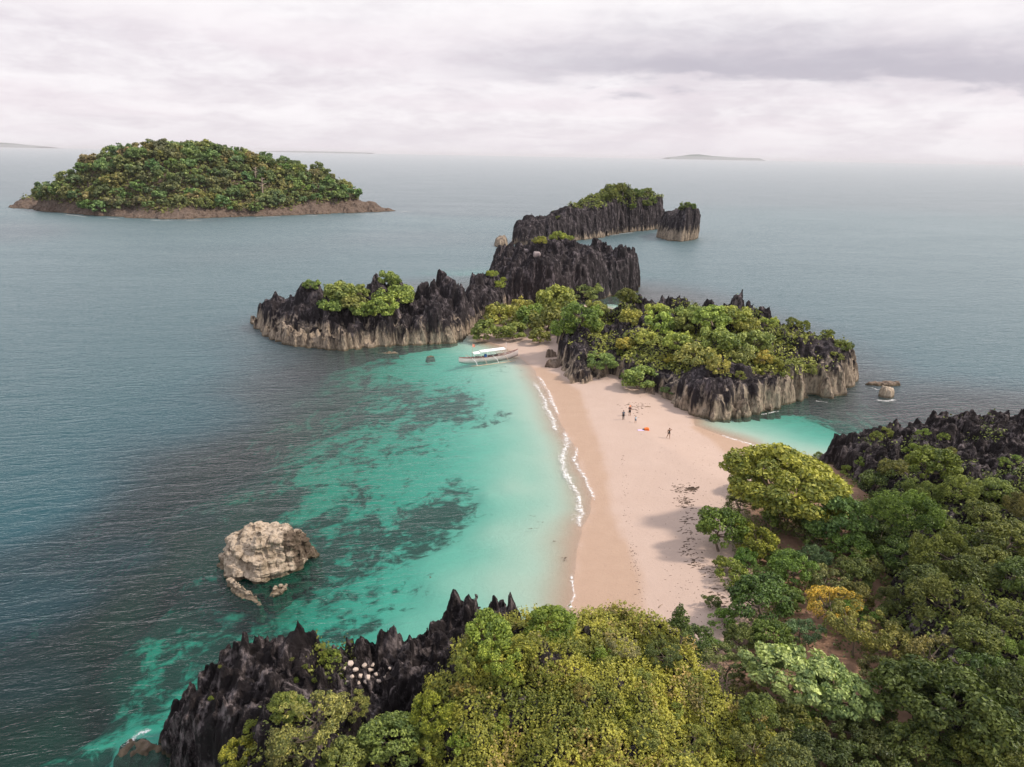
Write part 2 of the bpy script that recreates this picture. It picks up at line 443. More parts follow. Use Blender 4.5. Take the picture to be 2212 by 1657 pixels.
# ------------------------------------------------------------------ rock materials
def rock_mat(name, dark, grey, tan, pale, bump=.5, moss=0.0):
    m, t = new_mat(name)
    pos = node(t, 'ShaderNodeNewGeometry').outputs['Position']
    z = node(t, 'ShaderNodeSeparateXYZ', {0: pos}).outputs[2]
    streak = noise(t, mapv(t, pos, (.75, .75, .10)), 1.0, 5, .62, .3)
    blot = noise(t, pos, .33, 5, .65)
    fine = noise(t, mapv(t, pos, (1, 1, .45)), 2.6, 5, .7)
    up = mixc(t, sstep(t, mth(t, 'ADD', mth(t, 'MULTIPLY', streak, .55), mth(t, 'MULTIPLY', fine, .45)), .49, .66), dark, grey)
    up = mixc(t, mth(t, 'MULTIPLY', sstep(t, blot, .56, .72), .55), up, grey)
    lo = mixc(t, sstep(t, mth(t, 'ADD', mth(t, 'MULTIPLY', streak, .5), mth(t, 'MULTIPLY', fine, .5)), .38, .62), tan, pale)
    line = attr(t, 'line').outputs['Fac']
    k = mth(t, 'ADD', mth(t, 'SUBTRACT', line, z), mth(t, 'MULTIPLY', mth(t, 'SUBTRACT', streak, .5), 15.0))
    c = mixc(t, sstep(t, k, -1.6, 1.8), up, lo)
    c = mixc(t, mth(t, 'MULTIPLY', sstep(t, fine, .50, .30), .55), c, dark)
    tide = sstep(t, mth(t, 'ADD', z, mth(t, 'MULTIPLY', blot, .8)), .95, .55)
    c = mixc(t, mth(t, 'MULTIPLY', tide, .72), c, (0.075, 0.058, 0.035))
    b = node(t, 'ShaderNodeBump', {'Strength': bump, 'Distance': .35, 'Height': mth(t, 'ADD', fine, mth(t, 'MULTIPLY', noise(t, mapv(t, pos, (1, 1, .5)), 7, 4, .7), .35))})
    out(t, node(t, 'ShaderNodeBsdfPrincipled', {'Base Color': c, 'Roughness': .9, 'Specular IOR Level': .15, 'Normal': b.outputs[0]}).outputs[0])
    return m
MAT_KARST = rock_mat('karst_limestone', (0.020, 0.016, 0.018), (0.165, 0.138, 0.148), (0.15, 0.115, 0.088), (0.37, 0.295, 0.225))
MAT_CRAG = rock_mat('weathered_limestone', (0.018, 0.014, 0.015), (0.23, 0.19, 0.192), (0.10, 0.08, 0.068), (0.30, 0.24, 0.20), .9)
MAT_BED = rock_mat('bedded_limestone', (0.085, 0.062, 0.046), (0.26, 0.20, 0.15), (0.27, 0.21, 0.155), (0.50, 0.405, 0.32), .5)
MAT_SHELF = rock_mat('shore_rock', (0.04, 0.03, 0.026), (0.13, 0.10, 0.085), (0.13, 0.095, 0.075), (0.25, 0.19, 0.15), .5)
SURF = {}
def rock(name, poly, ctrl, res=.3, needle=0.0, wall=3.5, amp=2.0, cell=3.2, fin=1.1, line=4.0, mat=None, seed=1, bottom=-5.0,
         flute=1.4, disp=.4, spike=None, tilt=0.0, beds=0.0, powr=2.4, origin=None):
    P = np.array([p[:2] for p in poly])
    lo, hi = P.min(0) - 2.5, P.max(0) + 2.5
    ax = np.arange(lo[0], hi[0], res * .9); ay = np.arange(lo[1], hi[1], res * .9)
    X, Y = np.meshgrid(ax, ay)
    x, y = X.ravel(), Y.ravel()
    qx = x + 1.1 * fbm(x * .3, y * .3, 0 * x, seed + 3, 3); qy = y + 1.1 * fbm(x * .3, y * .3, 0 * x + 9, seed + 4, 3)
    f1, f2, ra = voronoi(qx / cell, qy / cell, seed)
    g1, g2, rb = voronoi(qx / fin, qy / fin, seed + 50)
    colm = sm(f2 - f1, 0, .32); colf = sm(g2 - g1, 0, .35)
    sd = poly_sd(x, y, poly) + flute * ((colm - .7) * .7 + (colf - .7) * .45) + .9 * flute * fbm(x * .16, y * .16, 0 * x, seed + 8, 3)
    base = idw(x, y, ctrl, 3.0)
    tt = np.clip(sd / wall, 0, 1)
    prof = 1 - (1 - tt) ** powr
    big = sm(sd, .3, wall)
    a = amp * np.ones_like(x)
    if spike is not None:
        a = amp * (1 + idw(x, y, spike, 3.0))
    # upright blades and blocks: uneven flat-topped cells split by narrow clefts, a few taller spikes
    colm2 = sm(f2 - f1, 0, .22); colf2 = sm(g2 - g1, 0, .28)
    e1, e2, re = voronoi(qx / (fin * .55) + .2 * qy, qy / (fin * 1.1), seed + 90)
    rough = a * ((ra - .62) * 1.1 + np.clip(ra - .8, 0, 1) * 3.0 * (.6 - f1) - (1 - colm2) * .75) \
        + a * .55 * ((rb - .6) * 1.1 + (.5 - g1) * .45 - (1 - colf2) * .6) + a * .34 * ((re - .6) + (.4 - e1) * 1.2) \
        + a * .8 * fbm(x * .11, y * .11, 0 * x, seed + 60, 3) - a * .2
    if needle:
        h1, h2, rh = voronoi(qx / (fin * .8) + 5, qy / (fin * .8), seed + 130)
        rough = rough + needle * np.clip(rh - .45, 0, 1) * 2.2 * np.clip(.62 - h1, 0, 1) - .25 * needle * (1 - sm(h2 - h1, 0, .2))
    z = bottom + (base - bottom) * prof + rough * big
    if beds:
        s = z / beds + .5 * fbm(x * .25, y * .25, 0 * x, seed + 20, 3)
        z = z + beds * (.85 * (sm(s - np.floor(s), .25, .95) - (s - np.floor(s))))
    z = np.where(sd > -.2, z, bottom)
    n = len(x)
    nx, ny = len(ax), len(ay)
    top = np.stack([x, y, z], -1); bot = np.stack([x, y, np.full(n, bottom - 1.0)], -1)
    Ft = grid_faces(nx, ny); Fb = grid_faces(nx, ny)[:, ::-1] + n
    rim = np.concatenate([np.arange(nx), (np.arange(1, ny) * nx + nx - 1), ((ny - 1) * nx + np.arange(nx - 2, -1, -1)), np.arange(ny - 2, 0, -1) * nx])
    r2 = np.roll(rim, -1)
    Fs = np.stack([rim + n, r2 + n, r2, rim], -1)
    v, f, nr = voxel(np.concatenate([top, bot]), np.concatenate([Ft, Fb, Fs]), res)
    X_, Y_, Z_ = v.T
    steep = 1 - np.abs(nr[:, 2]) * .5
    d = disp * (1.0 * fbm(X_ * .75, Y_ * .75, Z_ * .13, seed + 30, 3) + .45 * fbm(X_ * 2.1, Y_ * 2.1, Z_ * .6, seed + 40, 2)
                + 1.5 * (.22 - np.abs(fbm(X_ * .38 / disp ** .5, Y_ * .38 / disp ** .5, Z_ * .09, seed + 45, 2)))) * steep
    if beds:
        s = (Z_ + .25 * fbm(X_ * .3, Y_ * .3, Z_ * 0, seed + 41, 3)) / (beds * .55)
        zw = Z_ * (1.0 / beds) + 1.1 * fbm(X_ * .28, Y_ * .28, Z_ * .25, seed + 43, 3) + .25 * X_
        q = fbm(X_ * .30, Y_ * .30, zw * .9, seed + 42, 2) * 3.2
        q = (np.floor(q) + sm(q - np.floor(q), .3, .6)) / 3.2
        d = d + beds * (.95 * q + .5 * fbm(X_ * .8, Y_ * .8, zw * 1.3, seed + 44, 3))
    if needle:
        d = d + .12 * fbm(X_ * 3.1, Y_ * 3.1, Z_ * .6, seed + 47, 2) + .22 * (.2 - np.abs(fbm(X_ * 1.9, Y_ * 1.9, Z_ * .28, seed + 48, 2)))
    v = v + nr * d[:, None]
    if tilt:
        v[:, 0] += tilt * np.clip(v[:, 2], 0, None)
    keep = (v[f][:, :, 2] > bottom + .45).any(1)
    f = f[keep]
    used, invx = np.unique(f, return_inverse=True)
    v = v[used]; f = invx.reshape(-1, 4)
    if origin is None:
        origin = (float(P[:, 0].mean()), float(P[:, 1].mean()), 0.0)
    ln = line(v[:, 0], v[:, 1]) if callable(line) else np.full(len(v), float(line))
    me = mesh_np(name, v - np.array(origin), f, False, {'line': ('POINT', ln)})
    o = add(name, me, mat or MAT_KARST, loc=origin)
    SURF[o.name] = (v, f)
    return o
def front_y(front, px):
    xs = [p[0] for p in front]; ys = [PX(*p)[1] for p in front]
    return float(np.interp(px, xs, ys))
def ridge(front, pts, off):
    return [PD(p[0], p[1], front_y(front, p[0]) + (p[2] if len(p) > 2 else off)) for p in pts]
# ------------------------------------------------------------------ karst islets round the bay
def behind(front, offs):
    P = [PX(*p) for p in front]
    return P + [(a[0] * (a[1] + o) / a[1], a[1] + o) for a, o in zip(P[::-1], offs[::-1])]
# long low wall left of the boat
fr = [(533, 708), (575, 735), (640, 752), (740, 760), (800, 752), (900, 748), (985, 744), (1045, 712), (1100, 690)]
poly = behind(fr, [9, 20, 26, 30, 30, 30, 30, 36, 40])
ctrl = (ridge(fr, [(530, 655, 5), (560, 640, 10), (590, 634, 12), (640, 624, 14), (690, 612, 16), (735, 606, 18), (775, 600, 18), (815, 600, 18), (860, 604, 18),
                   (905, 596, 16), (930, 596, 16), (960, 604, 16), (985, 602, 16), (1020, 600, 17), (1060, 588, 20)], 14)
        + ridge(fr, [(580, 682), (640, 690), (740, 690), (800, 688), (900, 684), (980, 678), (1040, 672)], 4)
        + [(a[0], a[1] - 3, 3.5) for a in poly[len(fr):]])
spk = [(*PD(x_, 600, front_y(fr, x_) + 16)[:2], s) for x_, s in ((560, 0), (640, .3), (720, 1.5), (780, 1.5), (840, .2), (905, 1.4), (930, 1.2), (1000, .4), (1050, .6))]
isl_l = rock('karst_islet', poly, ctrl, res=.36, wall=4.0, amp=1.7, cell=3.4, fin=1.25, line=3.3, seed=11, spike=spk, flute=1.7)
tag(isl_l, 'long low jagged dark limestone islet with tan fluted foot behind the outrigger boat', 'islet')
# taller dark mass behind the neck
poly = [PX(1045, 655), PX(1100, 660), PX(1200, 662), PX(1290, 650), PX(1345, 636), PX(1378, 630), PX(1382, 618), PX(1345, 612), PX(1290, 606), PX(1200, 608), PX(1110, 612), PX(1056, 625)]
ctrl = [PD(*p) for p in [(1056, 590, 222), (1075, 566, 226), (1095, 552, 230), (1115, 540, 232), (1150, 528, 236), (1185, 519, 238), (1235, 520, 238), (1275, 526, 238),
                         (1298, 552, 236), (1322, 557, 232), (1332, 584, 228), (1350, 582, 225), (1366, 598, 224), (1200, 560, 222), (1120, 590, 214), (1280, 590, 220)]]
isl_m = rock('karst_islet', poly, ctrl, res=.42, wall=4.2, amp=2.3, cell=3.6, fin=1.4, line=-1.0, seed=23, flute=1.6,
             spike=[(*PD(p[0], 560, 226)[:2], p[1]) for p in ((1060, .6), (1150, .2), (1230, .2), (1300, .4), (1350, .5))])
tag(isl_m, 'tall black jagged limestone crag rising behind the trees of the sandy neck', 'islet')
# broad islet right of the beach
fr = [(1200, 806), (1218, 836), (1262, 838), (1320, 830), (1380, 855), (1440, 872), (1470, 893), (1512, 906), (1560, 912), (1600, 905), (1645, 895), (1690, 884),
      (1722, 870), (1760, 862), (1800, 866), (1838, 860), (1856, 838)]
poly = behind(fr, [52, 60, 62, 56, 58, 58, 60, 58, 55, 50, 44, 38, 34, 30, 24, 16, 9])
ctrl = (ridge(fr, [(1225, 700, 18), (1290, 668, 36), (1350, 646, 44), (1400, 640, 46), (1455, 636, 44), (1480, 648, 42), (1540, 653, 42), (1560, 648, 40), (1600, 643, 36),
                   (1640, 665, 30), (1672, 694, 25), (1720, 704, 20), (1760, 710, 18), (1790, 722, 14), (1838, 744, 8), (1852, 760, 4)], 20)
        + ridge(fr, [(1215, 770), (1265, 775), (1320, 780), (1380, 785), (1440, 800), (1480, 815), (1520, 815), (1560, 815), (1600, 810), (1650, 800), (1700, 790), (1750, 785), (1800, 775), (1835, 770)], 4)
        + ridge(fr, [(1300, 720), (1400, 720), (1500, 735), (1600, 735), (1680, 735)], 20)
        + [(a[0], a[1] - 3, 3.5) for a in poly[len(fr) + 4:]])
spk = [(*PD(x_, 650, front_y(fr, x_) + o_)[:2], s) for x_, o_, s in ((1250, 10, .1), (1400, 10, -.2), (1550, 10, -.2), (1460, 44, 1.0), (1590, 36, 1.2), (1640, 30, 1.0), (1700, 22, .3), (1800, 10, 0))]
isl_r = rock('karst_islet', poly, ctrl, res=.33, wall=4.2, amp=1.6, cell=3.2, fin=1.15, line=lambda x_, y_: 2.2 + 2.4 * sm(x_, 30, 52), seed=37, spike=spk, flute=1.8)
tag(isl_r, 'broad dark limestone islet with green trees beside the sand spit and bathers', 'islet')
# far ridge and its stacks
poly = [PX(1103, 529), PX(1140, 531), PX(1190, 527), PX(1240, 520), PX(1290, 515), PX(1335, 505), PX(1400, 498), PX(1433, 494), PX(1436, 487), PX(1400, 485), PX(1330, 492), PX(1250, 503), PX(1160, 515), PX(1108, 521)]
ctrl = [PD(*p) for p in [(1108, 505, 372), (1130, 490, 378), (1165, 473, 390), (1200, 462, 400), (1250, 452, 412), (1285, 445, 425), (1312, 432, 440), (1345, 406, 448), (1372, 383, 454), (1400, 404, 456), (1420, 436, 458), (1430, 462, 460)]]
isl_f = rock('karst_islet', poly, ctrl, res=.7, wall=5, amp=2.4, cell=5, fin=2.2, line=1.5, seed=51, flute=2.2, disp=.7, bottom=-4)
tag(isl_f, 'far sloping limestone ridge with a green peak across the open water', 'islet')
poly = [PX(1416, 512), PX(1440, 520), PX(1470, 522), PX(1500, 519), PX(1508, 511), PX(1486, 505), PX(1450, 505)]
ctrl = [PD(*p) for p in [(1420, 513, 402), (1430, 507, 402), (1440, 494, 402), (1448, 476, 403), (1456, 458, 404), (1466, 442, 405), (1476, 432, 406), (1490, 428, 406), (1503, 433, 406), (1436, 500, 412), (1452, 466, 412), (1480, 432, 412)]]
o = rock('sea_stack', poly, ctrl, res=.6, wall=2.6, amp=.8, cell=4, fin=2, line=5.5, seed=61, flute=1.0, disp=.6, bottom=-4, tilt=.10)
tag(o, 'leaning sea stack with a green cap and tan flanks beside the far ridge', 'sea stack')
poly = [PX(1066, 533), PX(1082, 536), PX(1097, 533), PX(1098, 526), PX(1080, 523), PX(1068, 526)]
o = rock('sea_stack', poly, [PD(1072, 519, 372), PD(1082, 512, 372), PD(1090, 503, 372), PD(1095, 510, 372)], res=.5, wall=2.6, amp=1.2, cell=3, fin=1.5, line=9, seed=67, flute=1.0, disp=.5, bottom=-4)
tag(o, 'small pale tan rock stump standing off the low end of the far ridge', 'sea stack')
# ------------------------------------------------------------------ foreground crag, saddle and mound
poly = [PX(318, 1640, 0), PX(345, 1585, 0), PX(410, 1525, 0), PD(470, 1500, 50)[:2], PD(530, 1450, 50)[:2], PD(600, 1400, 49.8)[:2], PD(700, 1400, 48.5)[:2], PD(800, 1400, 50.5)[:2], PD(900, 1400, 51.5)[:2],
        PD(955, 1400, 53.5)[:2], PD(1040, 1345, 54.5)[:2], PD(1110, 1350, 54)[:2], PD(1160, 1380, 52.5)[:2], (7.5, 46), (8, 36), (4, 24), (-14, 22), PX(470, 1800), PX(345, 1690)]
ctrl = [PD(*p) for p in [(335, 1610, 45), (350, 1575, 45.5), (395, 1540, 46), (410, 1500, 46), (450, 1450, 46), (490, 1398, 46), (520, 1390, 46), (585, 1396, 46.5), (602, 1364, 46.5),
                         (640, 1368, 46.5), (672, 1378, 46), (700, 1440, 45), (740, 1424, 46), (790, 1414, 47), (828, 1384, 48), (850, 1378, 48), (890, 1396, 48), (930, 1398, 48), (950, 1394, 48),
                         (962, 1345, 50), (990, 1296, 51), (1030, 1290, 51), (1065, 1288, 51), (1095, 1296, 51), (1135, 1335, 50),
                         (600, 1480, 42), (500, 1500, 42), (420, 1580, 42), (680, 1500, 41.5), (800, 1500, 43), (880, 1500, 43), (930, 1460, 44), (680, 1600, 36), (850, 1600, 37), (560, 1640, 36), (450, 1650, 37), (380, 1655, 39), (950, 1600, 37), (1050, 1550, 40), (1000, 1420, 44)]]
crag = rock('limestone_crag', poly, ctrl, res=.135, needle=1.5, wall=2.6, amp=1.15, cell=1.9, fin=.72, line=-2.5, seed=71, mat=MAT_CRAG, flute=.8, disp=.22, bottom=-3.5,
            spike=[(*PD(p[0], p[1], 48)[:2], p[2]) for p in ((350, 1600, .0), (450, 1480, .2), (600, 1380, .1), (740, 1420, .1), (850, 1390, .2), (940, 1400, .1), (1030, 1300, .6), (1100, 1310, .6), (700, 1600, -.6))])
tag(crag, 'black spiky limestone crag and saddle dropping to the turquoise bay', 'crag')
poly = [(-6.5, 27), (-6, 38), PX(960, 1440, 8), PX(1060, 1395, 8), PX(1200, 1370, 8), PX(1290, 1385, 6), PX(1400, 1425, 5), PX(1500, 1500, 4), PX(1580, 1580, 4), PX(1660, 1660, 3.5), (19, 30), (14, 22), (0, 20)]
ctrl = [PD(*p) for p in [(960, 1440, 39.5), (1010, 1425, 40), (1070, 1398, 40.5), (1150, 1388, 41), (1210, 1390, 41), (1270, 1418, 41), (1330, 1450, 41), (1400, 1492, 40), (1460, 1540, 39.5), (1520, 1580, 38.5), (1580, 1650, 37.5),
                         (900, 1570, 37.5), (1000, 1540, 37), (1100, 1530, 37.3), (1200, 1530, 37.3), (1300, 1550, 37.3), (1400, 1600, 36.8), (1480, 1650, 36.5), (950, 1655, 35.2), (1100, 1655, 35.2), (1250, 1655, 35.2), (1380, 1655, 35.6)]]
mound = rock('limestone_mound', poly, ctrl, res=.2, wall=2.6, amp=.9, cell=2.2, fin=.9, line=-2, seed=83, mat=MAT_CRAG, flute=.7, disp=.25, bottom=-2)
tag(mound, 'steep limestone mound draped in yellow green vines above the sand', 'crag')
# headland under the trees at the right, with its bare crest
poly = [PX(1760, 985), PX(1822, 985), PX(1900, 970), PX(2030, 955), PX(2200, 955), PX(2330, 985), (95, 70), (70, 25), (40, 24), PX(1950, 1640), PX(1930, 1500), PX(1900, 1400), PX(1880, 1250), PX(1890, 1120), PX(1840, 1060)]
ctrl = [PD(*p) for p in [(1770, 985, 96), (1815, 980, 97), (1838, 946, 100), (1870, 950, 100), (1900, 965, 99), (1938, 964, 99), (1985, 955, 98), (2032, 940, 98), (2075, 958, 97), (2110, 963, 97), (2150, 950, 97), (2180, 942, 96), (2205, 990, 93), (2250, 1010, 90),
                         (1880, 1010, 92), (2000, 1010, 88), (2100, 1000, 88), (2180, 1020, 86), (1960, 1100, 78), (2060, 1100, 77), (2160, 1100, 77), (1980, 1200, 68), (2100, 1200, 66), (2200, 1200, 66), (2000, 1320, 58), (2120, 1310, 57), (2220, 1310, 57),
                         (2000, 1450, 49), (2150, 1450, 49), (2000, 1600, 42), (2180, 1600, 42), (1930, 1300, 58)]]
head = rock('karst_headland', poly, ctrl, res=.25, needle=1.3, wall=3.4, amp=1.1, cell=2.6, fin=1.0, line=-2, seed=97, mat=MAT_CRAG, flute=1.1, disp=.3, bottom=-3,
            spike=[(*PD(p[0], p[1], p[2])[:2], p[3]) for p in ((1850, 930, 99, .3), (1940, 940, 98, .5), (2032, 915, 97, 1.1), (2180, 925, 96, .4), (2000, 1100, 78, 0), (2100, 1300, 58, 0), (2100, 1500, 46, -.3))])
tag(head, 'black pinnacled headland crest above the dense trees and green cove', 'crag')
# ------------------------------------------------------------------ rocks standing in the water
poly = [PX(468, 1222), PX(480, 1252), PX(520, 1262), PX(566, 1270), PX(600, 1254), PX(640, 1242), PX(676, 1224), PX(692, 1200), PX(684, 1186), PX(640, 1172), PX(570, 1172), PX(510, 1182), PX(474, 1202)]
ctrl = [(*PX(p[0], p[1], p[2]), p[2]) for p in [(480, 1205, 2.4), (500, 1180, 3.6), (560, 1140, 5.0), (620, 1136, 5.2), (650, 1150, 4.4), (676, 1180, 2.6), (684, 1200, 1.2), (640, 1215, 1.9), (600, 1220, 2.4), (560, 1230, 2.2), (510, 1235, 1.9), (560, 1190, 3.6), (610, 1180, 3.8)]]
def rline(x_, y_):
    cx_, cy_ = PX(640, 1200)
    return 9.0 - 9.5 * sm(x_ - cx_, -1.6, 1.2)
o = rock('sea_rock', poly, ctrl, res=.105, wall=2.3, amp=.55, cell=1.9, fin=.8, line=rline, seed=101, mat=MAT_BED, flute=.8, disp=.16, bottom=-3, beds=.62, powr=2.0)
tag(o, 'pale layered limestone rock standing alone in the turquoise bay', 'rock')
poly = [PX(480, 1262), PX(500, 1284), PX(540, 1302), PX(562, 1318), PX(576, 1302), PX(566, 1288), PX(530, 1274), PX(504, 1256)]
o = rock('sea_rock', poly, [(*PX(490, 1266), 1.3), (*PX(510, 1276), 1.1), (*PX(545, 1293), .8), (*PX(565, 1306), .4)], res=.09, wall=.7, amp=.45, cell=.8, fin=.4, line=8, seed=107, mat=MAT_BED, flute=.35, disp=.12, bottom=-2, beds=.4)
tag(o, 'low ragged tan reef rock fringing the near foot of the layered rock', 'rock')
poly = [PX(572, 1288), PX(590, 1296), PX(612, 1284), PX(628, 1272), PX(614, 1264), PX(594, 1270)]
o = rock('sea_rock', poly, [(*PX(590, 1284), .35), (*PX(615, 1273), .4)], res=.09, wall=.6, amp=.35, cell=.7, fin=.35, line=8, seed=109, mat=MAT_BED, flute=.3, disp=.1, bottom=-2, beds=.35)
tag(o, 'small awash yellowish rock just off the ragged reef rock', 'rock')
def stone(name, c, r, h, seed, mat, line=8, res=.12, label='', cat='rock', group=None, amp=.3):
    rr = np.random.default_rng(seed)
    k = 9
    pl = [(c[0] + r[0] * (0.8 + .4 * rr.random()) * math.cos(2 * math.pi * i / k), c[1] + r[1] * (0.8 + .4 * rr.random()) * math.sin(2 * math.pi * i / k)) for i in range(k)]
    zb = c[2] if len(c) > 2 else 0.0
    o = rock(name, pl, [(c[0] + dx * r[0] * .4, c[1], h * (.8 + .4 * rr.random())) for dx in (-1, 0, 1)], res=res, wall=min(r) * .7, amp=amp, cell=min(r), fin=min(r) * .5, line=line, seed=seed,
             mat=mat, flute=min(r) * .25, disp=min(.25, min(r) * .15), bottom=-1.5)
    return tag(o, label, cat, group)
stone('sea_rock', PX(1906, 832), (3.6, 1.3), .9, 201, MAT_SHELF, label='long flat brown rock awash off the right end of the broad islet', res=.16)
stone('sea_rock', PX(1914, 856), (1.5, 1.1), 1.9, 203, MAT_BED, label='stubby tan rock ringed by white surf off the broad islet', res=.14)
stone('shore_rock', PX(1190, 775), (1.6, 1.2), 1.9, 211, MAT_SHELF, label='dark rounded boulder on the sand at the foot of the broad islet', res=.14)
stone('shore_rock', PX(1196, 795), (2.2, 1.6), 1.7, 213, MAT_SHELF, label='low broken brown ledge where the broad islet meets the beach', res=.14, amp=.5)
stone('sea_rock', PX(838, 763), (2.4, .8), .35, 217, MAT_BED, label='flat tan rock awash at the foot of the long low islet', res=.14)
stone('sea_rock', PX(930, 771), (1.2, .6), .3, 219, MAT_BED, label='tiny tan rock awash between the long low islet and the boat', res=.14)
stone('reef_shelf', PX(300, 1618), (2.3, 1.7), .35, 223, MAT_SHELF, label='low brown shelf washed by surf at the foot of the near crag', res=.12, amp=.25)
stone('reef_shelf', PX(1120, 800), (3.6, 2.0), -.12, 227, MAT_SHELF, label='submerged dark rock patch in the shallows in front of the boat', res=.16, amp=.35)
# ------------------------------------------------------------------ wooded island and far land
fr = [(5, 450), (80, 457), (150, 464), (250, 471), (330, 475), (400, 475), (450, 473), (520, 470), (600, 468), (700, 464), (740, 462), (800, 460), (860, 458), (888, 455)]
poly = behind(fr, [10, 60, 90, 120, 130, 135, 135, 130, 120, 100, 80, 30, 18, 8])
ctrl = (ridge(fr, [(40, 440, 6), (90, 415, 16), (140, 385, 30), (200, 352, 50), (240, 338, 60), (280, 328, 68), (330, 318, 70), (370, 315, 70), (440, 319, 70), (500, 332, 66), (560, 342, 62), (620, 356, 58), (680, 372, 50), (720, 390, 38), (745, 412, 24), (765, 432, 12), (800, 434, 12), (840, 440, 10), (870, 448, 6)], 50)
        + ridge(fr, [(60, 450), (150, 448), (250, 452), (350, 455), (450, 453), (550, 450), (650, 448), (730, 448), (800, 448), (850, 450)], 6))
MAT_ISLE = rock_mat('island_rock', (0.06, 0.042, 0.036), (0.14, 0.10, 0.08), (0.085, 0.060, 0.048), (0.17, 0.125, 0.10), .4)
isle = rock('wooded_island', poly, ctrl, res=1.3, wall=16, amp=1.6, cell=9, fin=4, line=30, seed=121, mat=MAT_ISLE, flute=3.0, disp=1.2, bottom=-5, powr=1.7)
tag(isle, 'rounded island covered in forest above brown rocky shore, out at sea', 'island')
def far_land(pts, Y, label):
    V, F = [], []
    for k, (px, py) in enumerate(pts):
        a = PD(px, py, Y)
        for dy, h in ((-900, 0.0), (-350, .6), (0, 1.0), (500, .5), (1200, 0)):
            V.append((a[0], Y + dy, max(0, a[2]) * h - (3 if h == 0 else 0)))
    for k in range(len(pts) - 1):
        for j in range(4):
            F.append((k * 5 + j, (k + 1) * 5 + j, (k + 1) * 5 + j + 1, k * 5 + j + 1))
    o = add('hills', pymesh('hills', V, F, True), MAT_HILL)
    return tag(o, label, 'hills', kind='structure')
MAT_HILL = plain('far_hill', (0.10, 0.12, 0.11), .9, .2, .002)
far_land([(-80, 312), (-40, 309), (0, 308), (30, 310), (60, 313), (100, 316.5)], 28000, 'faint low land on the horizon beyond the wooded island')
far_land([(1440, 340), (1470, 337), (1490, 334), (1510, 333.5), (1540, 337), (1580, 340), (1640, 342)], 30000, 'faint grey hills on the horizon beyond the sea stack')
far_land([(560, 327), (600, 325.5), (660, 326.5), (740, 328), (800, 330)], 30000, 'faint low shoreline on the horizon right of the wooded island')
# ------------------------------------------------------------------ foliage
def leaf_material(name, gloss=.32):
    m, t = new_mat(name)
    oi = node(t, 'ShaderNodeObjectInfo')
    tn = attr(t, 'tint').outputs['Fac']
    c = mixc(t, sstep(t, tn, 0.0, 1.0), mixc(t, 1.0, oi.outputs['Color'], (.55, .72, .52), 'MULTIPLY'), mixc(t, 1.0, oi.outputs['Color'], (2.85, 2.75, 1.8), 'MULTIPLY'))
    p = node(t, 'ShaderNodeBsdfPrincipled', {'Base Color': c, 'Roughness': .5, 'Specular IOR Level': gloss})
    tl = node(t, 'ShaderNodeBsdfTranslucent', {'Color': mixc(t, 1.0, c, (1.1, 1.2, .5), 'MULTIPLY')})
    out(t, node(t, 'ShaderNodeMixShader', {0: .17, 1: p.outputs[0], 2: tl.outputs[0]}).outputs[0])
    return m
MAT_LEAF = leaf_material('leaves')
MAT_BARK = plain('bark', (0.16, 0.12, 0.09), .9, .3, 6)
MAT_DEAD = plain('dead_wood', (0.34, 0.26, 0.21), .9, .25, 6)
def unit(v):
    return v / (np.linalg.norm(v, axis=-1, keepdims=True) + 1e-9)
def leaves(name, c, n, size, tint, asp=.55, rng=RNG, up=None):
    N = len(c)
    tv = unit(np.cross(n, rng.normal(size=(N, 3))))
    if up is not None:
        tv = unit(tv + up)
        tv = unit(tv - n * (tv * n).sum(-1, keepdims=True))
    bv = np.cross(n, tv)
    s = size[:, None]
    fold = n * s * .18
    V = np.stack([c - tv * s, c + bv * s * asp + fold, c + tv * s, c - bv * s * asp + fold], 1).reshape(-1, 3)
    F = np.arange(4 * N).reshape(-1, 4)
    return mesh_np(name, V, F, False, {'tint': ('FACE', tint)})
def sphere_pts(n, rng, zmin=-1.0):
    z = rng.uniform(zmin, 1, n); a = rng.uniform(0, 2 * math.pi, n)
    r = np.sqrt(1 - z * z)
    return np.stack([r * np.cos(a), r * np.sin(a), z], -1)
PROTO = {}
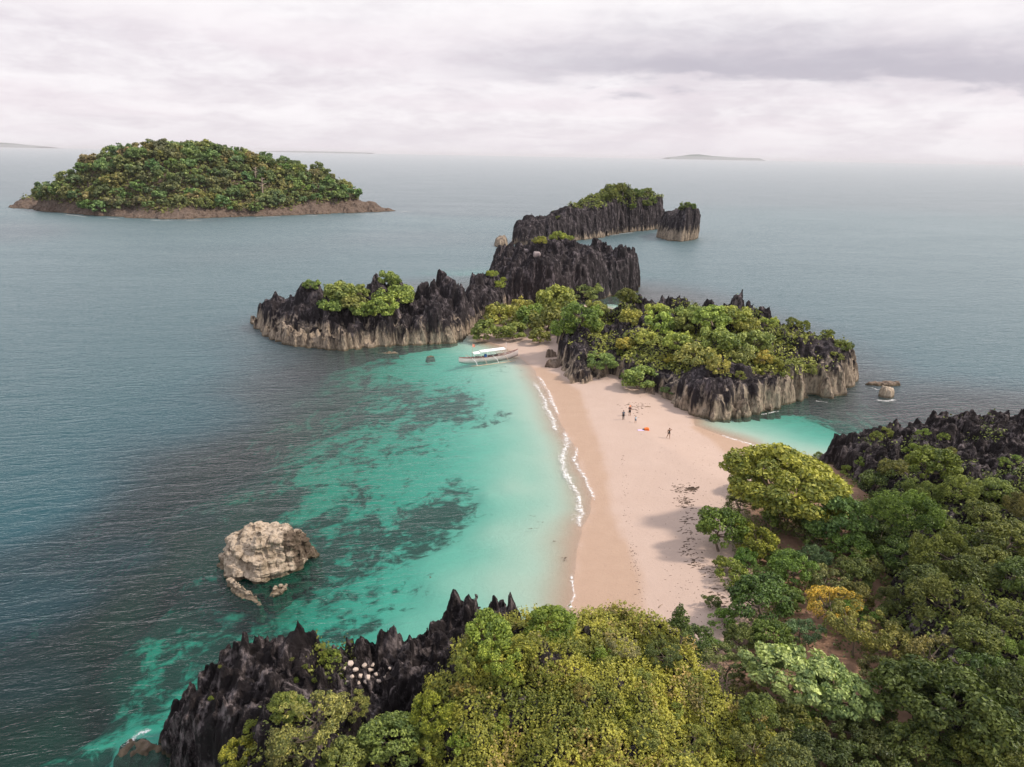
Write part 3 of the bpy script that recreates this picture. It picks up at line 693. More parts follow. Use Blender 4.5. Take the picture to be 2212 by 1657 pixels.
def make_tree(kind, seed, R, rz, hc, nclump, cr, nleaf, leaf, asp=.55, trunk=.16, droop=0.0, cone=False, gap=0.0, limbs=7, flat=.7):
    """crown of many leaf clumps round an uneven envelope; trunk and limbs reach into it"""
    rng = np.random.default_rng(seed)
    lob = sphere_pts(7, rng, -.2); lw = rng.uniform(.05, .42, 7)
    dirs = sphere_pts(nclump, rng, -.45)
    e = 1 + ((dirs @ lob.T) ** 6 * np.sign(dirs @ lob.T) * lw).sum(1) * .6 - .12
    fillr = rng.uniform(.62, 1.0, nclump) ** .5
    cen = dirs * np.array([R, R, rz]) * (e * fillr)[:, None]
    if cone:
        k = np.clip((cen[:, 2] + rz) / (2 * rz), 0, 1)
        cen[:, :2] *= (1.15 - .95 * k)[:, None]
    crr = cr * .90 * rng.uniform(.55, 1.35, nclump)
    ctint = rng.uniform(0, 1, nclump)
    C, Nn, S, T = [], [], [], []
    for i in range(nclump):
        k = int(nleaf * (crr[i] / cr) ** 2)
        d = sphere_pts(k, rng, -.75)
        rr = rng.uniform(.45, 1.0, k) ** .6
        p = cen[i] + d * rr[:, None] * np.array([1, 1, flat]) * crr[i]
        p[:, 2] -= droop * (d[:, 0] ** 2 + d[:, 1] ** 2) * crr[i]
        nn = unit(d * .75 + np.array([0, 0, .45]) + rng.normal(size=(k, 3)) * .5)
        C.append(p); Nn.append(nn); S.append(leaf * rng.uniform(.6, 1.3, k)); T.append(np.clip(.22 + .42 * ctint[i] + rng.normal(size=k) * .16, 0, 1))
    C = np.concatenate(C); C[:, 2] += hc
    me_c = leaves(kind + '_crown', C, np.concatenate(Nn), np.concatenate(S), np.concatenate(T), asp, rng)
    me_c.materials.append(MAT_LEAF)
    parts = []
    top = np.array([rng.normal() * R * .08, rng.normal() * R * .08, hc])
    mid = top * .5 + np.array([rng.normal() * R * .1, rng.normal() * R * .1, 0])
    parts.append(tube([(0, 0, -.6), (0.02, 0, 0.02), mid, top], [trunk * 1.25, trunk * 1.1, trunk * .85, trunk * .55], 7))
    for i in range(limbs):
        j = int(rng.integers(nclump)); st = mid + (top - mid) * rng.uniform(0, 1)
        en = cen[j] * .85 + np.array([0, 0, hc]); kn = st * .5 + en * .5 + np.array([0, 0, -.06 * R])
        parts.append(tube([st, kn, en], [trunk * .5, trunk * .33, trunk * .13], 5))
    me_t = pymesh(kind + '_trunk', *join(parts), True)
    me_t.materials.append(MAT_BARK)
    PROTO[kind] = (me_t, me_c, R, hc)
#          kind     seed  R    rz   hc  clumps cr  leaves leaf
make_tree('dome1', 1, 6.0, 3.9, 4.6, 150, 1.05, 150, .23, trunk=.28)
make_tree('dome2', 2, 5.5, 3.4, 4.4, 120, 1.05, 150, .23, trunk=.26)
make_tree('bushy1', 3, 3.2, 2.5, 2.8, 62, .75, 140, .17, trunk=.17)
make_tree('bushy2', 4, 3.2, 2.3, 2.6, 54, .80, 140, .18, trunk=.17)
make_tree('bushy3', 5, 3.4, 2.2, 2.7, 46, .85, 130, .19, trunk=.17, droop=.25)
make_tree('pale', 6, 5.0, 2.6, 4.2, 110, .85, 70, .27, asp=.62, trunk=.22, flat=.55)
make_tree('cone', 7, 1.7, 3.0, 3.2, 44, .5, 100, .13, trunk=.13, cone=True)
make_tree('airy1', 8, 3.6, 2.1, 3.2, 64, .62, 80, .14, trunk=.14, flat=.6, limbs=16)
make_tree('airy2', 9, 3.6, 2.3, 3.0, 56, .66, 80, .15, trunk=.14, flat=.6, limbs=16)
make_tree('fern', 10, 3.8, 2.4, 2.8, 80, .75, 120, .22, asp=.26, trunk=.15, droop=.55)
make_tree('shrub1', 11, 1.6, 1.2, .9, 30, .45, 100, .11, trunk=.07)
make_tree('shrub2', 12, 1.6, 1.0, .8, 26, .48, 100, .12, trunk=.07)
make_tree('mid1', 13, 3.6, 2.5, 2.2, 60, .85, 90, .26, trunk=.2)
make_tree('mid2', 14, 3.6, 2.2, 2.0, 50, .9, 90, .27, trunk=.2)
make_tree('mid3', 15, 3.6, 1.9, 1.9, 44, .95, 80, .28, trunk=.2, droop=.3)
for i_ in range(5):
    make_tree('far%d' % i_, 20 + i_, 5.0, (3.6, 4.2, 3.2, 4.8, 3.4)[i_], 3.6, 34, 1.35, 46, .60, trunk=.35, limbs=3)
# what the plants stand on
def bvh_of(names):
    V, F, k = [], [], 0
    for nme in names:
        v, f = SURF[nme]
        V.append(v); F.append(f + k); k += len(v)
    return BVHTree.FromPolygons(np.concatenate(V).tolist(), np.concatenate(F).tolist())
_gv = np.stack([np.meshgrid(gx[::2], gy[::2])[0].ravel(), np.meshgrid(gx[::2], gy[::2])[1].ravel()], -1)
_gz = GZ.reshape(len(gy), len(gx))[::2, ::2].ravel()
SURF['ground'] = (np.concatenate([_gv, _gz[:, None]], 1), grid_faces(len(gx[::2]), len(gy[::2])))
BVH_ALL = bvh_of([n_ for n_ in SURF if n_ != isle.name])
BVH_ISLE = bvh_of([isle.name])
def land(px, py, lift, bvh=None):
    """foot of a thing whose middle, `lift` above its foot, shows at this pixel"""
    d = Vector(ray(px, py)).normalized()
    hit = (bvh or BVH_ALL).ray_cast(Vector((0, 0, CAM_H - lift)), d)
    return hit[0]
def plant(kind, px, py, rpx, color, name, label, group=None, cat='tree', lift=1.0, vary=.0, foot=None, sq=1.0):
    me_t, me_c, R, hc = PROTO[kind]
    s = 1.0; p = None
    for _ in range(3):
        p = land(px, py, hc * s * lift) if foot is None else foot
        if p is None:
            return None
        s = rpx * depth_of((p.x, p.y, p.z + hc * s)) / FPX / R
    root = bpy.data.objects.new(name, None)
    root.empty_display_size = .5
    COL.objects.link(root)
    root.location = (p.x, p.y, p.z - hc * s * (1 - lift))
    root.rotation_euler = (random.uniform(-.07, .07), random.uniform(-.07, .07), random.uniform(0, 6.28))
    k1 = random.uniform(.84, 1.16)
    root.scale = (s * k1, s / k1, s * sq * random.uniform(.86, 1.12))
    tag(root, label, cat, group)
    add('trunk', me_t, parent=root)
    c = add('crown', me_c, parent=root)
    v = [random.uniform(1 - vary, 1 + vary) for _ in range(3)]
    c.color = (color[0] * v[0], color[1] * v[1], color[2] * v[2], 1)
    return root
# foliage colours
OLIVE = (.105, .112, .030); YEL = (.19, .165, .036); MIDG = (.070, .105, .030); DARKG = (.040, .066, .024); BRIGHT = (.105, .155, .042)
BLUEG = (.060, .095, .055); PALE = (.20, .225, .115); GOLD = (.30, .20, .055); OLBR = (.125, .105, .045); TEAL = (.085, .125, .080)
D = 'bushy1 bushy2 bushy3'.split()
NEAR = [
 ('dome1', 1690, 1062, 122, (.205, .200, .055), 'broad domed olive green tree at the edge of the sand by the headland'),
 ('bushy2', 1800, 1124, 72, (.085, .130, .050), 'fresh green layered tree just inland of the broad domed tree'),
 ('bushy1', 1556, 1148, 54, (.085, .118, .030), 'round green tree leaning out over the sand'),
 ('bushy3', 1640, 1168, 50, (.150, .150, .030), 'yellow green tree between the leaning round tree and bare soil'),
 ('cone', 1667, 1120, 24, (.095, .125, .035), 'narrow upright green tree against the broad domed tree'),
 ('fern', 1764, 1203, 40, (.065, .095, .060), 'low bluish green tree beside the bare brown soil'),
 ('shrub1', 1584, 1240, 38, (.125, .145, .035), 'feathery yellow green bush on the sand edge'),
 ('shrub2', 1560, 1222, 24, (.140, .150, .040), 'small yellowish bush at the dark wrack line'),
 ('bushy1', 1718, 1232, 50, (.090, .135, .035), 'bright green tree below the bluish green one'),
 ('bushy2', 1640, 1296, 66, (.055, .088, .027), 'dark glossy green tree at the back of the beach'),
 ('shrub1', 1566, 1338, 32, (.095, .150, .035), 'bright green bush on the sand below the dark glossy tree'),
 ('airy1', 1788, 1302, 56, (.34, .225, .055), 'tree with golden orange leaves among the green trees'),
 ('airy2', 1780, 1252, 50, (.115, .115, .055), 'grey green open tree above the golden tree'),
 ('airy1', 1868, 1222, 48, (.085, .088, .032), 'dull olive tree beside the grey green open tree'),
 ('fern', 1957, 1114, 74, (.085, .120, .034), 'tall drooping fern leaved tree on the headland slope'),
 ('cone', 1473, 1345, 32, (.060, .080, .025), 'dark pointed tree standing against bare sand'),
 ('bushy1', 1510, 1386, 48, (.055, .078, .025), 'dark green tree joined to the dark pointed tree'),
 ('airy2', 1432, 1416, 42, (.060, .074, .030), 'very dark low tree between the pointed tree and the vine mound'),
 ('pale', 1710, 1462, 96, (.215, .250, .130), 'spreading tree with large pale silvery green leaves'),
 ('pale', 1810, 1490, 84, (.165, .205, .100), 'tree with big dusty green leaves joined to the silvery tree'),
 ('airy2', 1570, 1432, 58, (.115, .125, .060), 'thin crooked tree with grey green leaves beside the silvery tree'),
 ('airy1', 1850, 1365, 72, (.165, .150, .055), 'olive yellow tree between the golden and silvery trees'),
 ('airy2', 1920, 1385, 62, (.150, .135, .050), 'brownish olive tree behind the big leaved trees'),
 ('bushy3', 1730, 1366, 34, (.105, .150, .100), 'small teal green tree under the olive yellow tree'),
 ('airy1', 2005, 1420, 66, (.120, .100, .042), 'rusty olive tree at the foot of the headland'),
 ('bushy3', 1690, 1570, 62, (.095, .095, .030), 'dark olive tree below the silvery tree'),  # dark olive leaves
 ('airy2', 1625, 1612, 56, (.115, .115, .036), 'olive bush at the inland foot of the vine mound'),
 ('bushy1', 1775, 1630, 62, (.040, .052, .020), 'deep green tree in the dark hollow below the silvery tree'),
 ('dome2', 2056, 1540, 122, (.062, .078, .028), 'large dark green tree spreading over the near slope'),
 ('bushy2', 1965, 1615, 66, (.072, .085, .028), 'dark green tree under the large dark spreading tree'),
 ('bushy1', 2145, 1610, 78, (.080, .090, .028), 'olive green tree at the near foot of the slope'),
 ('bushy3', 1860, 1590, 50, (.055, .064, .024), 'dim green tree in the hollow beside the near slope'),
]
SHORT = ['the broad domed tree', 'the fresh layered tree', 'the leaning round tree', 'the yellow green beach tree', 'the narrow upright tree', 'the bluish low tree', 'the feathery bush', 'the small yellowish bush', 'the bright green tree', 'the dark glossy tree',
         'the bright beach bush', 'the golden tree', 'the grey green open tree', 'the dull olive tree', 'the fern leaved tree', 'the dark pointed tree', 'its dark neighbour', 'the very dark low tree', 'the silvery tree', 'the dusty big leaved tree', 'the thin crooked tree', 'the olive yellow tree',
         'the brownish olive tree', 'the small teal tree', 'the rusty olive tree', 'the dark olive tree', 'the olive bush by the mound', 'the deep green hollow tree', 'the large dark spreading tree', 'the tree under it', 'the near olive tree', 'the dim hollow tree']
SEEN = {}
def beside(px, py, head_):
    q = sorted(range(len(NEAR)), key=lambda i: (NEAR[i][1] - px) ** 2 + (NEAR[i][2] - py) ** 2)
    q = [i for i in q if SHORT[i][:3] != 'its' and not SHORT[i].endswith('it')]
    for a, b in ((0, 1), (0, 2), (1, 2), (0, 3), (1, 3)):
        lb = head_ + ' between ' + SHORT[q[a]] + ' and ' + SHORT[q[b]]
        if lb not in SEEN and len(lb.split()) <= 16:
            SEEN[lb] = 1
            return lb
    return head_ + ' near ' + SHORT[q[0]]
for k_, px, py, r_, c_, lb in NEAR:
    plant(k_, px, py, r_, c_, 'bush' if k_.startswith('shrub') else 'tree', lb, cat='bush' if k_.startswith('shrub') else 'tree', lift=1.0)
SLOPE = [(2030, 1196, 66, 0), (1948, 1200, 50, 1), (1896, 1050, 48, 1), (2011, 1008, 52, 0), (2082, 1052, 46, 2), (2060, 1150, 44, 0), (2118, 1112, 42, 3), (2180, 1168, 56, 3),
         (2047, 1296, 74, 0), (2100, 1232, 48, 1), (1993, 1252, 42, 1), (2195, 1330, 54, 0), (2188, 1408, 46, 2), (1880, 1120, 52, 1), (1900, 1165, 46, 1), (2140, 1210, 44, 3), (1990, 1060, 40, 0),
         (1860, 1160, 40, 1), (1930, 1010, 30, 3), (2150, 1060, 36, 2), (2200, 1090, 40, 3), (2110, 1370, 50, 0), (2200, 1250, 50, 1), (2130, 1460, 50, 1), (1935, 1295, 36, 1), (1850, 1290, 34, 3)]
SC_ = [(.090, .105, .030), (.060, .078, .026), (.120, .150, .042), (.100, .095, .036)]
SL = ['olive green tree on the rocky headland slope', 'dark green tree in the hollows of the headland slope', 'light green tree near the top of the headland slope', 'dull brownish green tree on the headland slope']
for j, (px, py, r_, c_) in enumerate(SLOPE):
    plant(D[j % 3] if j % 4 else 'fern', px, py, r_, SC_[c_], 'tree', SL[c_] if px > 2040 or py < 1090 else beside(px, py, ('olive tree', 'dark green tree', 'light green tree', 'dull tree')[c_]), 'trees on the headland slope, ' + ('olive', 'dark', 'light', 'dull')[c_], lift=.75, vary=.12)
for j, (px, py, r_) in enumerate([(1914, 934, 18), (1895, 945, 16), (1995, 935, 15), (2040, 945, 14), (1978, 975, 20), (2170, 1000, 16), (1960, 1000, 18), (2055, 975, 14), (1860, 1000, 14), (1770, 984, 12), (1835, 1015, 18), (2195, 990, 12), (1720, 990, 18)]):
    plant('shrub%d' % (j % 2 + 1), px, py, r_, (.125, .145, .040), 'bush', 'small yellow green bush clinging to the black headland crest', 'bushes on the headland crest', 'bush', .8, .15)
MOUND = [
 ('bushy1', 1050, 1372, 60, (.130, .165, .036), 'fresh green bush crowning the vine mound beside the tall spikes', 'bush'),
 ('bushy3', 1068, 1420, 46, (.170, .200, .045), 'lime green bush on the bay side of the vine mound', 'bush'),
 ('bushy2', 1186, 1362, 50, (.125, .160, .036), 'round green bush on the crest of the vine mound', 'bush'),
 ('fern', 945, 1536, 58, (.160, .170, .032), 'yellow green bush hanging off the bay flank of the vine mound', 'bush'),
 ('airy1', 690, 1556, 84, (.160, .150, .060), 'dusty olive tree in front of the black saddle', 'tree'),
 ('bushy2', 622, 1530, 40, (.120, .135, .038), 'small green tree against the near black crag', 'tree'),
 ('bushy1', 845, 1602, 70, (.105, .130, .045), 'mid green tree between the dusty olive tree and the vine mound', 'tree'),
 ('bushy3', 510, 1632, 44, (.170, .160, .030), 'yellow leaved bush at the foot of the near black crag', 'bush'),
 ('airy2', 765, 1530, 40, (.145, .140, .050), 'thin olive tree behind the dusty olive tree', 'tree'),
 ('airy2', 620, 1625, 60, (.130, .120, .055), 'grey olive bush under the dusty olive tree', 'bush'),
 ('bushy2', 740, 1645, 56, (.120, .130, .045), 'low green bush below the dusty olive tree', 'bush'),
 ('shrub1', 545, 1570, 22, (.120, .135, .030), 'little green bush on the face of the near black crag', 'bush'),
 ('shrub2', 716, 1420, 24, (.120, .140, .032), 'green bush in the notch beside the near black peak', 'bush'),
 ('shrub1', 696, 1400, 16, (.130, .140, .032), 'tiny green bush on the near black peak', 'bush'),
 ('airy1', 1350, 1410, 34, (.20, .175, .12), 'bare twiggy bush at the sandy end of the vine mound', 'bush'),
]
for k_, px, py, r_, c_, lb, ct in MOUND:
    plant(k_, px, py, r_, c_, ct, lb, cat=ct, lift=.6 if ct == 'bush' else .85)
for j, (px, py, r_) in enumerate([(1130, 1400, 34), (1240, 1400, 30), (1300, 1425, 30), (1010, 1440, 30), (1000, 1490, 34), (1100, 1470, 30), (1180, 1450, 26), (1380, 1470, 30), (1440, 1530, 34), (1350, 1530, 26), (1260, 1500, 24), (1500, 1590, 36), (1080, 1560, 26), (1400, 1600, 30), (1000, 1600, 30), (1180, 1600, 26), (1310, 1610, 28), (1560, 1640, 36), (930, 1620, 36), (1460, 1645, 30)]):
    plant(('bushy1', 'airy1', 'shrub1', 'bushy3', 'shrub2')[j % 5], px, py, r_, ((.165, .170, .040), (.150, .135, .050), (.130, .150, .036))[j % 3], 'bush', ('yellow green', 'straw olive', 'fresh green')[j % 3] + ' bush tangled in the vines ' + ('on the steep face' if py > 1480 else 'near the crest') + ' of the mound', 'mound bushes, ' + ('yellow', 'straw', 'green')[j % 3] + (' low' if py > 1480 else ' high'), 'bush', .45, .12)
for (px, py, r_) in [(530, 1600, 9), (455, 1510, 7), (640, 1470, 8), (680, 1470, 8), (590, 1550, 8), (660, 1440, 7), (475, 1440, 5), (630, 1425, 6)]:
    plant('shrub2', px, py, r_, (.115, .125, .030), 'plant', 'tiny green tuft on the face of the near black crag', 'tufts on the near crag', 'plant', .7, .15)
MIDR = [(1303, 784, 30, 2, 1), (1380, 818, 40, 2, 1), (1369, 690, 34, 0, .7), (1431, 706, 36, 0, .7), (1424, 674, 26, 0, .7), (1493, 676, 32, 1, .7), (1538, 690, 34, 0, .7), (1583, 686, 36, 0, .7), (1614, 706, 30, 1, .7),
        (1656, 700, 24, 0, .7), (1555, 740, 44, 1, .7), (1511, 770, 40, 0, .7), (1549, 792, 27, 0, .7), (1632, 744, 37, 1, .7), (1597, 764, 33, 1, .7), (1459, 738, 34, 0, .7), (1355, 744, 26, 3, .7), (1400, 730, 26, 0, .7), (1650, 775, 22, 3, .6), (1480, 700, 28, 1, .7)]
MR = [(.225, .245, .085), (.195, .200, .075), (.150, .205, .075), (.245, .215, .065)]
ML = ['yellow green tree on top of the broad dark islet', 'olive green tree on top of the broad dark islet', 'fresh green tree at the beach foot of the broad dark islet', 'dull mustard tree on the brow of the broad dark islet']
for j, (px, py, r_, c_, lf) in enumerate(MIDR):
    plant('mid%d' % (j % 3 + 1), px, py, r_ * 1.05, MR[c_], 'tree', ML[c_] + (' by its beach end' if px < 1440 else ' at its middle' if px < 1560 else ' toward its seaward end') * (c_ < 2), 'trees on the broad islet, ' + ('yellow', 'olive', 'foot', 'mustard')[c_], lift=lf, vary=.12)
for (px, py, r_, c_, lb) in [(1438, 843, 14, (.075, .105, .050), 'narrow blue green shrub against the cliff beside the foot trees'), (1448, 777, 20, (.165, .145, .030), 'mustard shrub on the cliff brow of the broad islet'),
                             (1680, 791, 18, (.165, .160, .035), 'hanging yellow vine on the cliff of the broad islet'), (1597, 811, 14, (.155, .155, .055), 'pale shrub halfway down the fluted cliff'),
                             (1751, 801, 18, (.155, .160, .060), 'pale green shrub growing out of the bare cliff face'), (1822, 746, 24, (.105, .120, .034), 'green bush capping the seaward end of the broad islet'),
                             (1804, 770, 18, (.130, .135, .036), 'yellow green bush spilling down the seaward end of the broad islet')]:
    plant('mid3' if r_ > 19 else 'shrub1', px, py, r_, c_, 'bush', lb, cat='bush', lift=.5)
for (px, py, r_) in [(1712, 698, 16), (1735, 706, 18), (1765, 713, 16), (1787, 722, 14), (1690, 810, 9), (1340, 762, 10)]:
    plant('shrub2', px, py, r_, (.120, .135, .034), 'bush', 'low yellow green bush on the bare ridge of the broad islet', 'ridge bushes on the broad islet', 'bush', .6, .12)
NECK = [(1262, 636, 30, 1), (1200, 655, 46, 0), (1182, 694, 44, 1), (1251, 680, 40, 1), (1279, 704, 28, 0), (1090, 680, 44, 0), (1052, 712, 34, 1), (1150, 690, 36, 1), (1225, 655, 36, 0), (1130, 668, 32, 0), (1110, 715, 30, 1), (1215, 712, 30, 1), (1165, 726, 24, 1), (1290, 668, 26, 0)]
for j, (px, py, r_, c_) in enumerate(NECK):
    plant('mid%d' % (j % 3 + 1), px, py, r_ * 1.08, [(.190, .195, .062), (.135, .155, .052)][c_], 'tree', ['yellow green tree on the sandy neck by the boat', 'deeper green tree on the sandy neck by the boat'][c_], 'neck trees, ' + 'yd'[c_], lift=.95, vary=.1)
for (px, py, r_) in [(1390, 622, 22), (1352, 638, 24), (1330, 650, 20), (1372, 650, 16)]:
    plant('mid2', px, py, r_, (.085, .100, .030), 'bush', 'olive bush between the tall black crag and the broad islet', 'bushes behind the broad islet', 'bush', .6, .1)
LEFT = [(672, 617, 18), (734, 632, 38), (722, 660, 30), (779, 618, 20), (841, 606, 26), (858, 638, 42), (822, 664, 32), (786, 672, 26), (760, 655, 30), (880, 620, 24)]
for j, (px, py, r_) in enumerate(LEFT):
    plant('mid%d' % (j % 3 + 1), px, py, r_ * 1.05, (.165, .190, .068), 'tree', ('green tree growing on the long low islet toward its open sea end', 'green tree growing on the long low islet below its tall spikes')[px > 790], 'trees on the long low islet', lift=.6, vary=.12)
for (px, py, r_) in [(1076, 616, 15), (1062, 592, 13), (1085, 605, 10)]:
    plant('mid3', px, py, r_, (.175, .205, .045), 'bush', 'lime green cushion bush where the low islet meets the tall crag', 'lime bushes by the tall crag', 'bush', .5, .08)
for (px, py, r_) in [(1208, 512, 18), (1228, 514, 12), (1168, 521, 15)]:
    plant('mid3', px, py, r_, (.185, .200, .050), 'bush', 'lime green bush on the summit of the tall black crag', 'bushes on the tall crag summit', 'bush', .5, .08)
for (px, py, r_) in [(1355, 396, 13), (1372, 393, 12), (1340, 408, 14), (1388, 402, 12), (1400, 415, 13), (1325, 418, 13), (1310, 428, 12), (1350, 420, 15), (1375, 420, 15), (1410, 435, 12), (1335, 432, 10), (1395, 440, 12), (1365, 445, 10), (1205, 470, 7)]:
    plant('mid%d' % random.randint(1, 3), px, py, r_, (.105, .118, .034), 'bush', 'green bush on the peak of the far limestone ridge', 'bushes on the far ridge', 'bush', .5, .15)
for (px, py, r_) in [(1483, 443, 12), (1496, 446, 11), (1472, 450, 9)]:
    plant('mid1', px, py, r_, (.100, .125, .044), 'bush', 'green bush capping the leaning sea stack', 'bushes on the sea stack', 'bush', .4, .1)
# forest on the wooded island
pts = []
rf = np.random.default_rng(44)
tries = 0
while len(pts) < 285 and tries < 9000:
    tries += 1
    px, py = rf.uniform(60, 765), rf.uniform(296, 455)
    h = BVH_ISLE.ray_cast(Vector((0, 0, CAM_H - 2.0)), Vector(ray(px, py)).normalized())[0]
    if h is None or h.z < 5.5 + 2.5 * math.sin(px * .021) + (5 if px > 640 else 0) * (px - 640) / 120:
        continue
    if any((h.x - q[0]) ** 2 + ((h.y - q[1]) * .8) ** 2 < q[3] for q in pts):
        continue
    pts.append((h.x, h.y, h.z, rf.uniform(13, 34)))
FC = [(.130, .150, .078), (.150, .155, .074), (.110, .145, .080), (.168, .158, .095), (.108, .122, .068)]
FN = ['plain green', 'yellow olive', 'cool green', 'straw brown', 'deep green']; FZ = ['just above the rocky shore', 'halfway up the forested side', 'along the forested crest']
for j, (fx, fy, fz, rr_) in enumerate(pts):
    me_t, me_c, R, hc = PROTO['far%d' % (j % 5)]
    s = math.sqrt(rr_) / 5.0 * rf.uniform(.95, 1.25)
    o = bpy.data.objects.new('tree', None); COL.objects.link(o)
    o.location = (fx, fy, fz - 2.2 * s); o.scale = (s, s, s * rf.uniform(.85, 1.1)); o.rotation_euler = (0, 0, rf.uniform(0, 6.3))
    ci = int(rf.integers(5)); zi = 0 if fz < 14 else 1 if fz < 30 else 2
    tag(o, FN[ci] + ' tree ' + FZ[zi] + ' of the wooded island', 'tree', 'wooded island forest, ' + FN[ci] + ' trees ' + FZ[zi])
    c = add('crown', me_c, parent=o)
    cc = FC[ci]; v = rf.uniform(.85, 1.2, 3)
    c.color = (cc[0] * v[0], cc[1] * v[1], cc[2] * v[2], 1)
    add('trunk', me_t, parent=o)
def dead_tree(px, py, h, label):
    p = BVH_ISLE.ray_cast(Vector((0, 0, CAM_H)), Vector(ray(px, py)).normalized())[0]
    rr = np.random.default_rng(int(px))
    root = tag(add('dead_tree', None, loc=(p.x, p.y - 3, p.z)), label, 'tree')
    add('trunk', pymesh('dead_trunk', *tube([(0, 0, -1), (.1, 0, h * .5), (.3, 0, h)], [.6, .45, .2], 6)), MAT_DEAD, root)
    for i in range(9):
        b = h * (.45 + .055 * i); a = i * 2.4; L = h * .3 * (1 - .06 * i)
        add('branch', pymesh('dead_branch', *tube([(.15, 0, b), (.5 * L * math.cos(a), .5 * L * math.sin(a), b + .25 * L), (L * math.cos(a), L * math.sin(a), b + .35 * L)], [.28, .2, .08], 5)), MAT_DEAD, root)
dead_tree(571, 428, 14, 'pale bare dead tree near the rocky shore of the wooded island')
dead_tree(556, 392, 10, 'pale bare dead tree higher up the forest of the wooded island')
FILL = [(1620, 1040, 40), (1600, 1090, 36), (1700, 1120, 46), (1740, 1150, 40), (1680, 1210, 26), (1840, 1190, 44), (1820, 1160, 40), (1700, 1290, 40), (1840, 1330, 44), (1600, 1385, 36), (1660, 1380, 44), (1700, 1400, 30), (1540, 1300, 20),
        (1610, 1500, 34), (1640, 1540, 44), (1730, 1560, 50), (1800, 1570, 52), (1880, 1540, 50), (1900, 1460, 48), (1910, 1630, 60), (1700, 1650, 60), (1540, 1400, 36), (1930, 1340, 44), (1770, 1180, 34), (1850, 1250, 40), (1610, 1210, 30), (1990, 1500, 50), (1840, 1650, 60), (1650, 1250, 30), (2080, 1640, 60), (2200, 1500, 60), (2210, 1640, 60)]
for j, (px, py, r_) in enumerate(FILL):
    dk = (px > 1780) * (py > 1420)  # trees low on the right take a darker leaf colour
    plant(('bushy1', 'airy1', 'bushy3', 'airy2', 'bushy2')[j % 5], px, py, r_, ((.060, .075, .026), (.085, .105, .032))[1 - dk], 'tree', beside(px, py, ('green tree', 'darker tree')[dk]), ('grove trees', 'hollow trees')[dk], lift=.8, vary=.18)
# undergrowth and vines: low leaves that cover rock and soil
def cover(name, src, n, keep, size, label, color, droop=.0, tuft=.25, seed=5, lump=.5):
    rng = np.random.default_rng(seed)
    v, f = SURF[src]
    a, b, c, d = (v[f[:, k]] for k in range(4))
    nrm = np.cross(c - a, d - b)
    ar = np.linalg.norm(nrm, axis=1) * .5
    nrm = unit(nrm)
    mid = (a + b + c + d) / 4
    w = ar * keep(mid, nrm)
    idx = rng.choice(len(f), n, p=w / w.sum())
    u1, u2 = rng.random((2, n, 1))
    p = a[idx] * (1 - u1) * (1 - u2) + b[idx] * u1 * (1 - u2) + c[idx] * u1 * u2 + d[idx] * (1 - u1) * u2
    nn = nrm[idx]
    lumps = np.clip(fbm(p[:, 0] * .75, p[:, 1] * .75, p[:, 2] * .55, seed, 3) * 1.5 + .35, 0, 1.3)
    h = rng.random(n) ** .7
    p = p + (nn * .6 + np.array([0, 0, .4])) * (tuft * h * (.4 + lump * 2 * lumps))[:, None]
    tint = np.clip(.45 + .5 * fbm(p[:, 0] * .5, p[:, 1] * .5, p[:, 2] * .5, seed + 3, 3) + rng.normal(size=n) * .13, 0, 1)
    up = np.tile(np.array([[0, 0, -droop]]), (n, 1))
    me = leaves(name, p, unit(nn * .8 + np.array([0, 0, .35]) + rng.normal(size=(n, 3)) * .55), size * rng.uniform(.6, 1.35, n), tint, .6, rng, up)
    o = add(name, me, MAT_LEAF)
    o.color = (*color, 1)
    return tag(o, label, 'plants', kind='stuff')
def k_mound(m, n):
    f = fbm(m[:, 0] * .35, m[:, 1] * .35, m[:, 2] * .35, 61, 4)
    g = vnoise(m[:, 0] * .55, m[:, 1] * .2, m[:, 2] * .22, 67)
    return sm(f + .35 * n[:, 2] + .25 * g, -.40, .02) * (m[:, 2] > 2.2) * (m[:, 1] > 33) * ((m[:, 1] < 42) | (n[:, 2] > .4)) * (n[:, 1] < .6) * (1 - .97 * sm(g - n[:, 2], .12, .4))
cover('vines', mound.name, 120000, k_mound, .085, 'yellow green vines hanging over the steep near mound', (.185, .175, .042), droop=.8, tuft=.8)
def k_dry(m, n):
    f = fbm(m[:, 0] * .45 + 7, m[:, 1] * .45, m[:, 2] * .3, 161, 3)
    return k_mound(m, n) * sm(f, .08, .3)
cover('dry_vines', mound.name, 16000, k_dry, .09, 'dry straw brown vines in the green tangle of the steep near mound', (.20, .15, .075), droop=.8, tuft=.75, seed=15)
def k_head(m, n):
    f = fbm(m[:, 0] * .2, m[:, 1] * .2, m[:, 2] * .2, 71, 4)
    bare = sm(m[:, 1], 84, 92)
    return sm(f + .6 * n[:, 2] - .75 * bare, -.1, .35) * (m[:, 2] > 1.6)
cover('undergrowth', head.name, 60000, k_head, .17, 'tangled green undergrowth over the headland rock', (.085, .100, .032), tuft=.9, seed=6)
def k_right(m, n):
    f = fbm(m[:, 0] * .16, m[:, 1] * .16, m[:, 2] * .16, 77, 3)
    cx_, cy_ = PX(1520, 730, 9)[:2]
    q = 1 - sm(np.hypot((m[:, 0] - cx_) / 26, (m[:, 1] - cy_) / 12), .6, 1.15)
    return sm(f + .8 * q + .3 * n[:, 2], .35, .7) * (n[:, 2] > .1) * (m[:, 2] > 4)
cover('undergrowth', isl_r.name, 16000, k_right, .26, 'green scrub between the trees on top of the broad islet', (.150, .155, .050), tuft=1.0, seed=8)
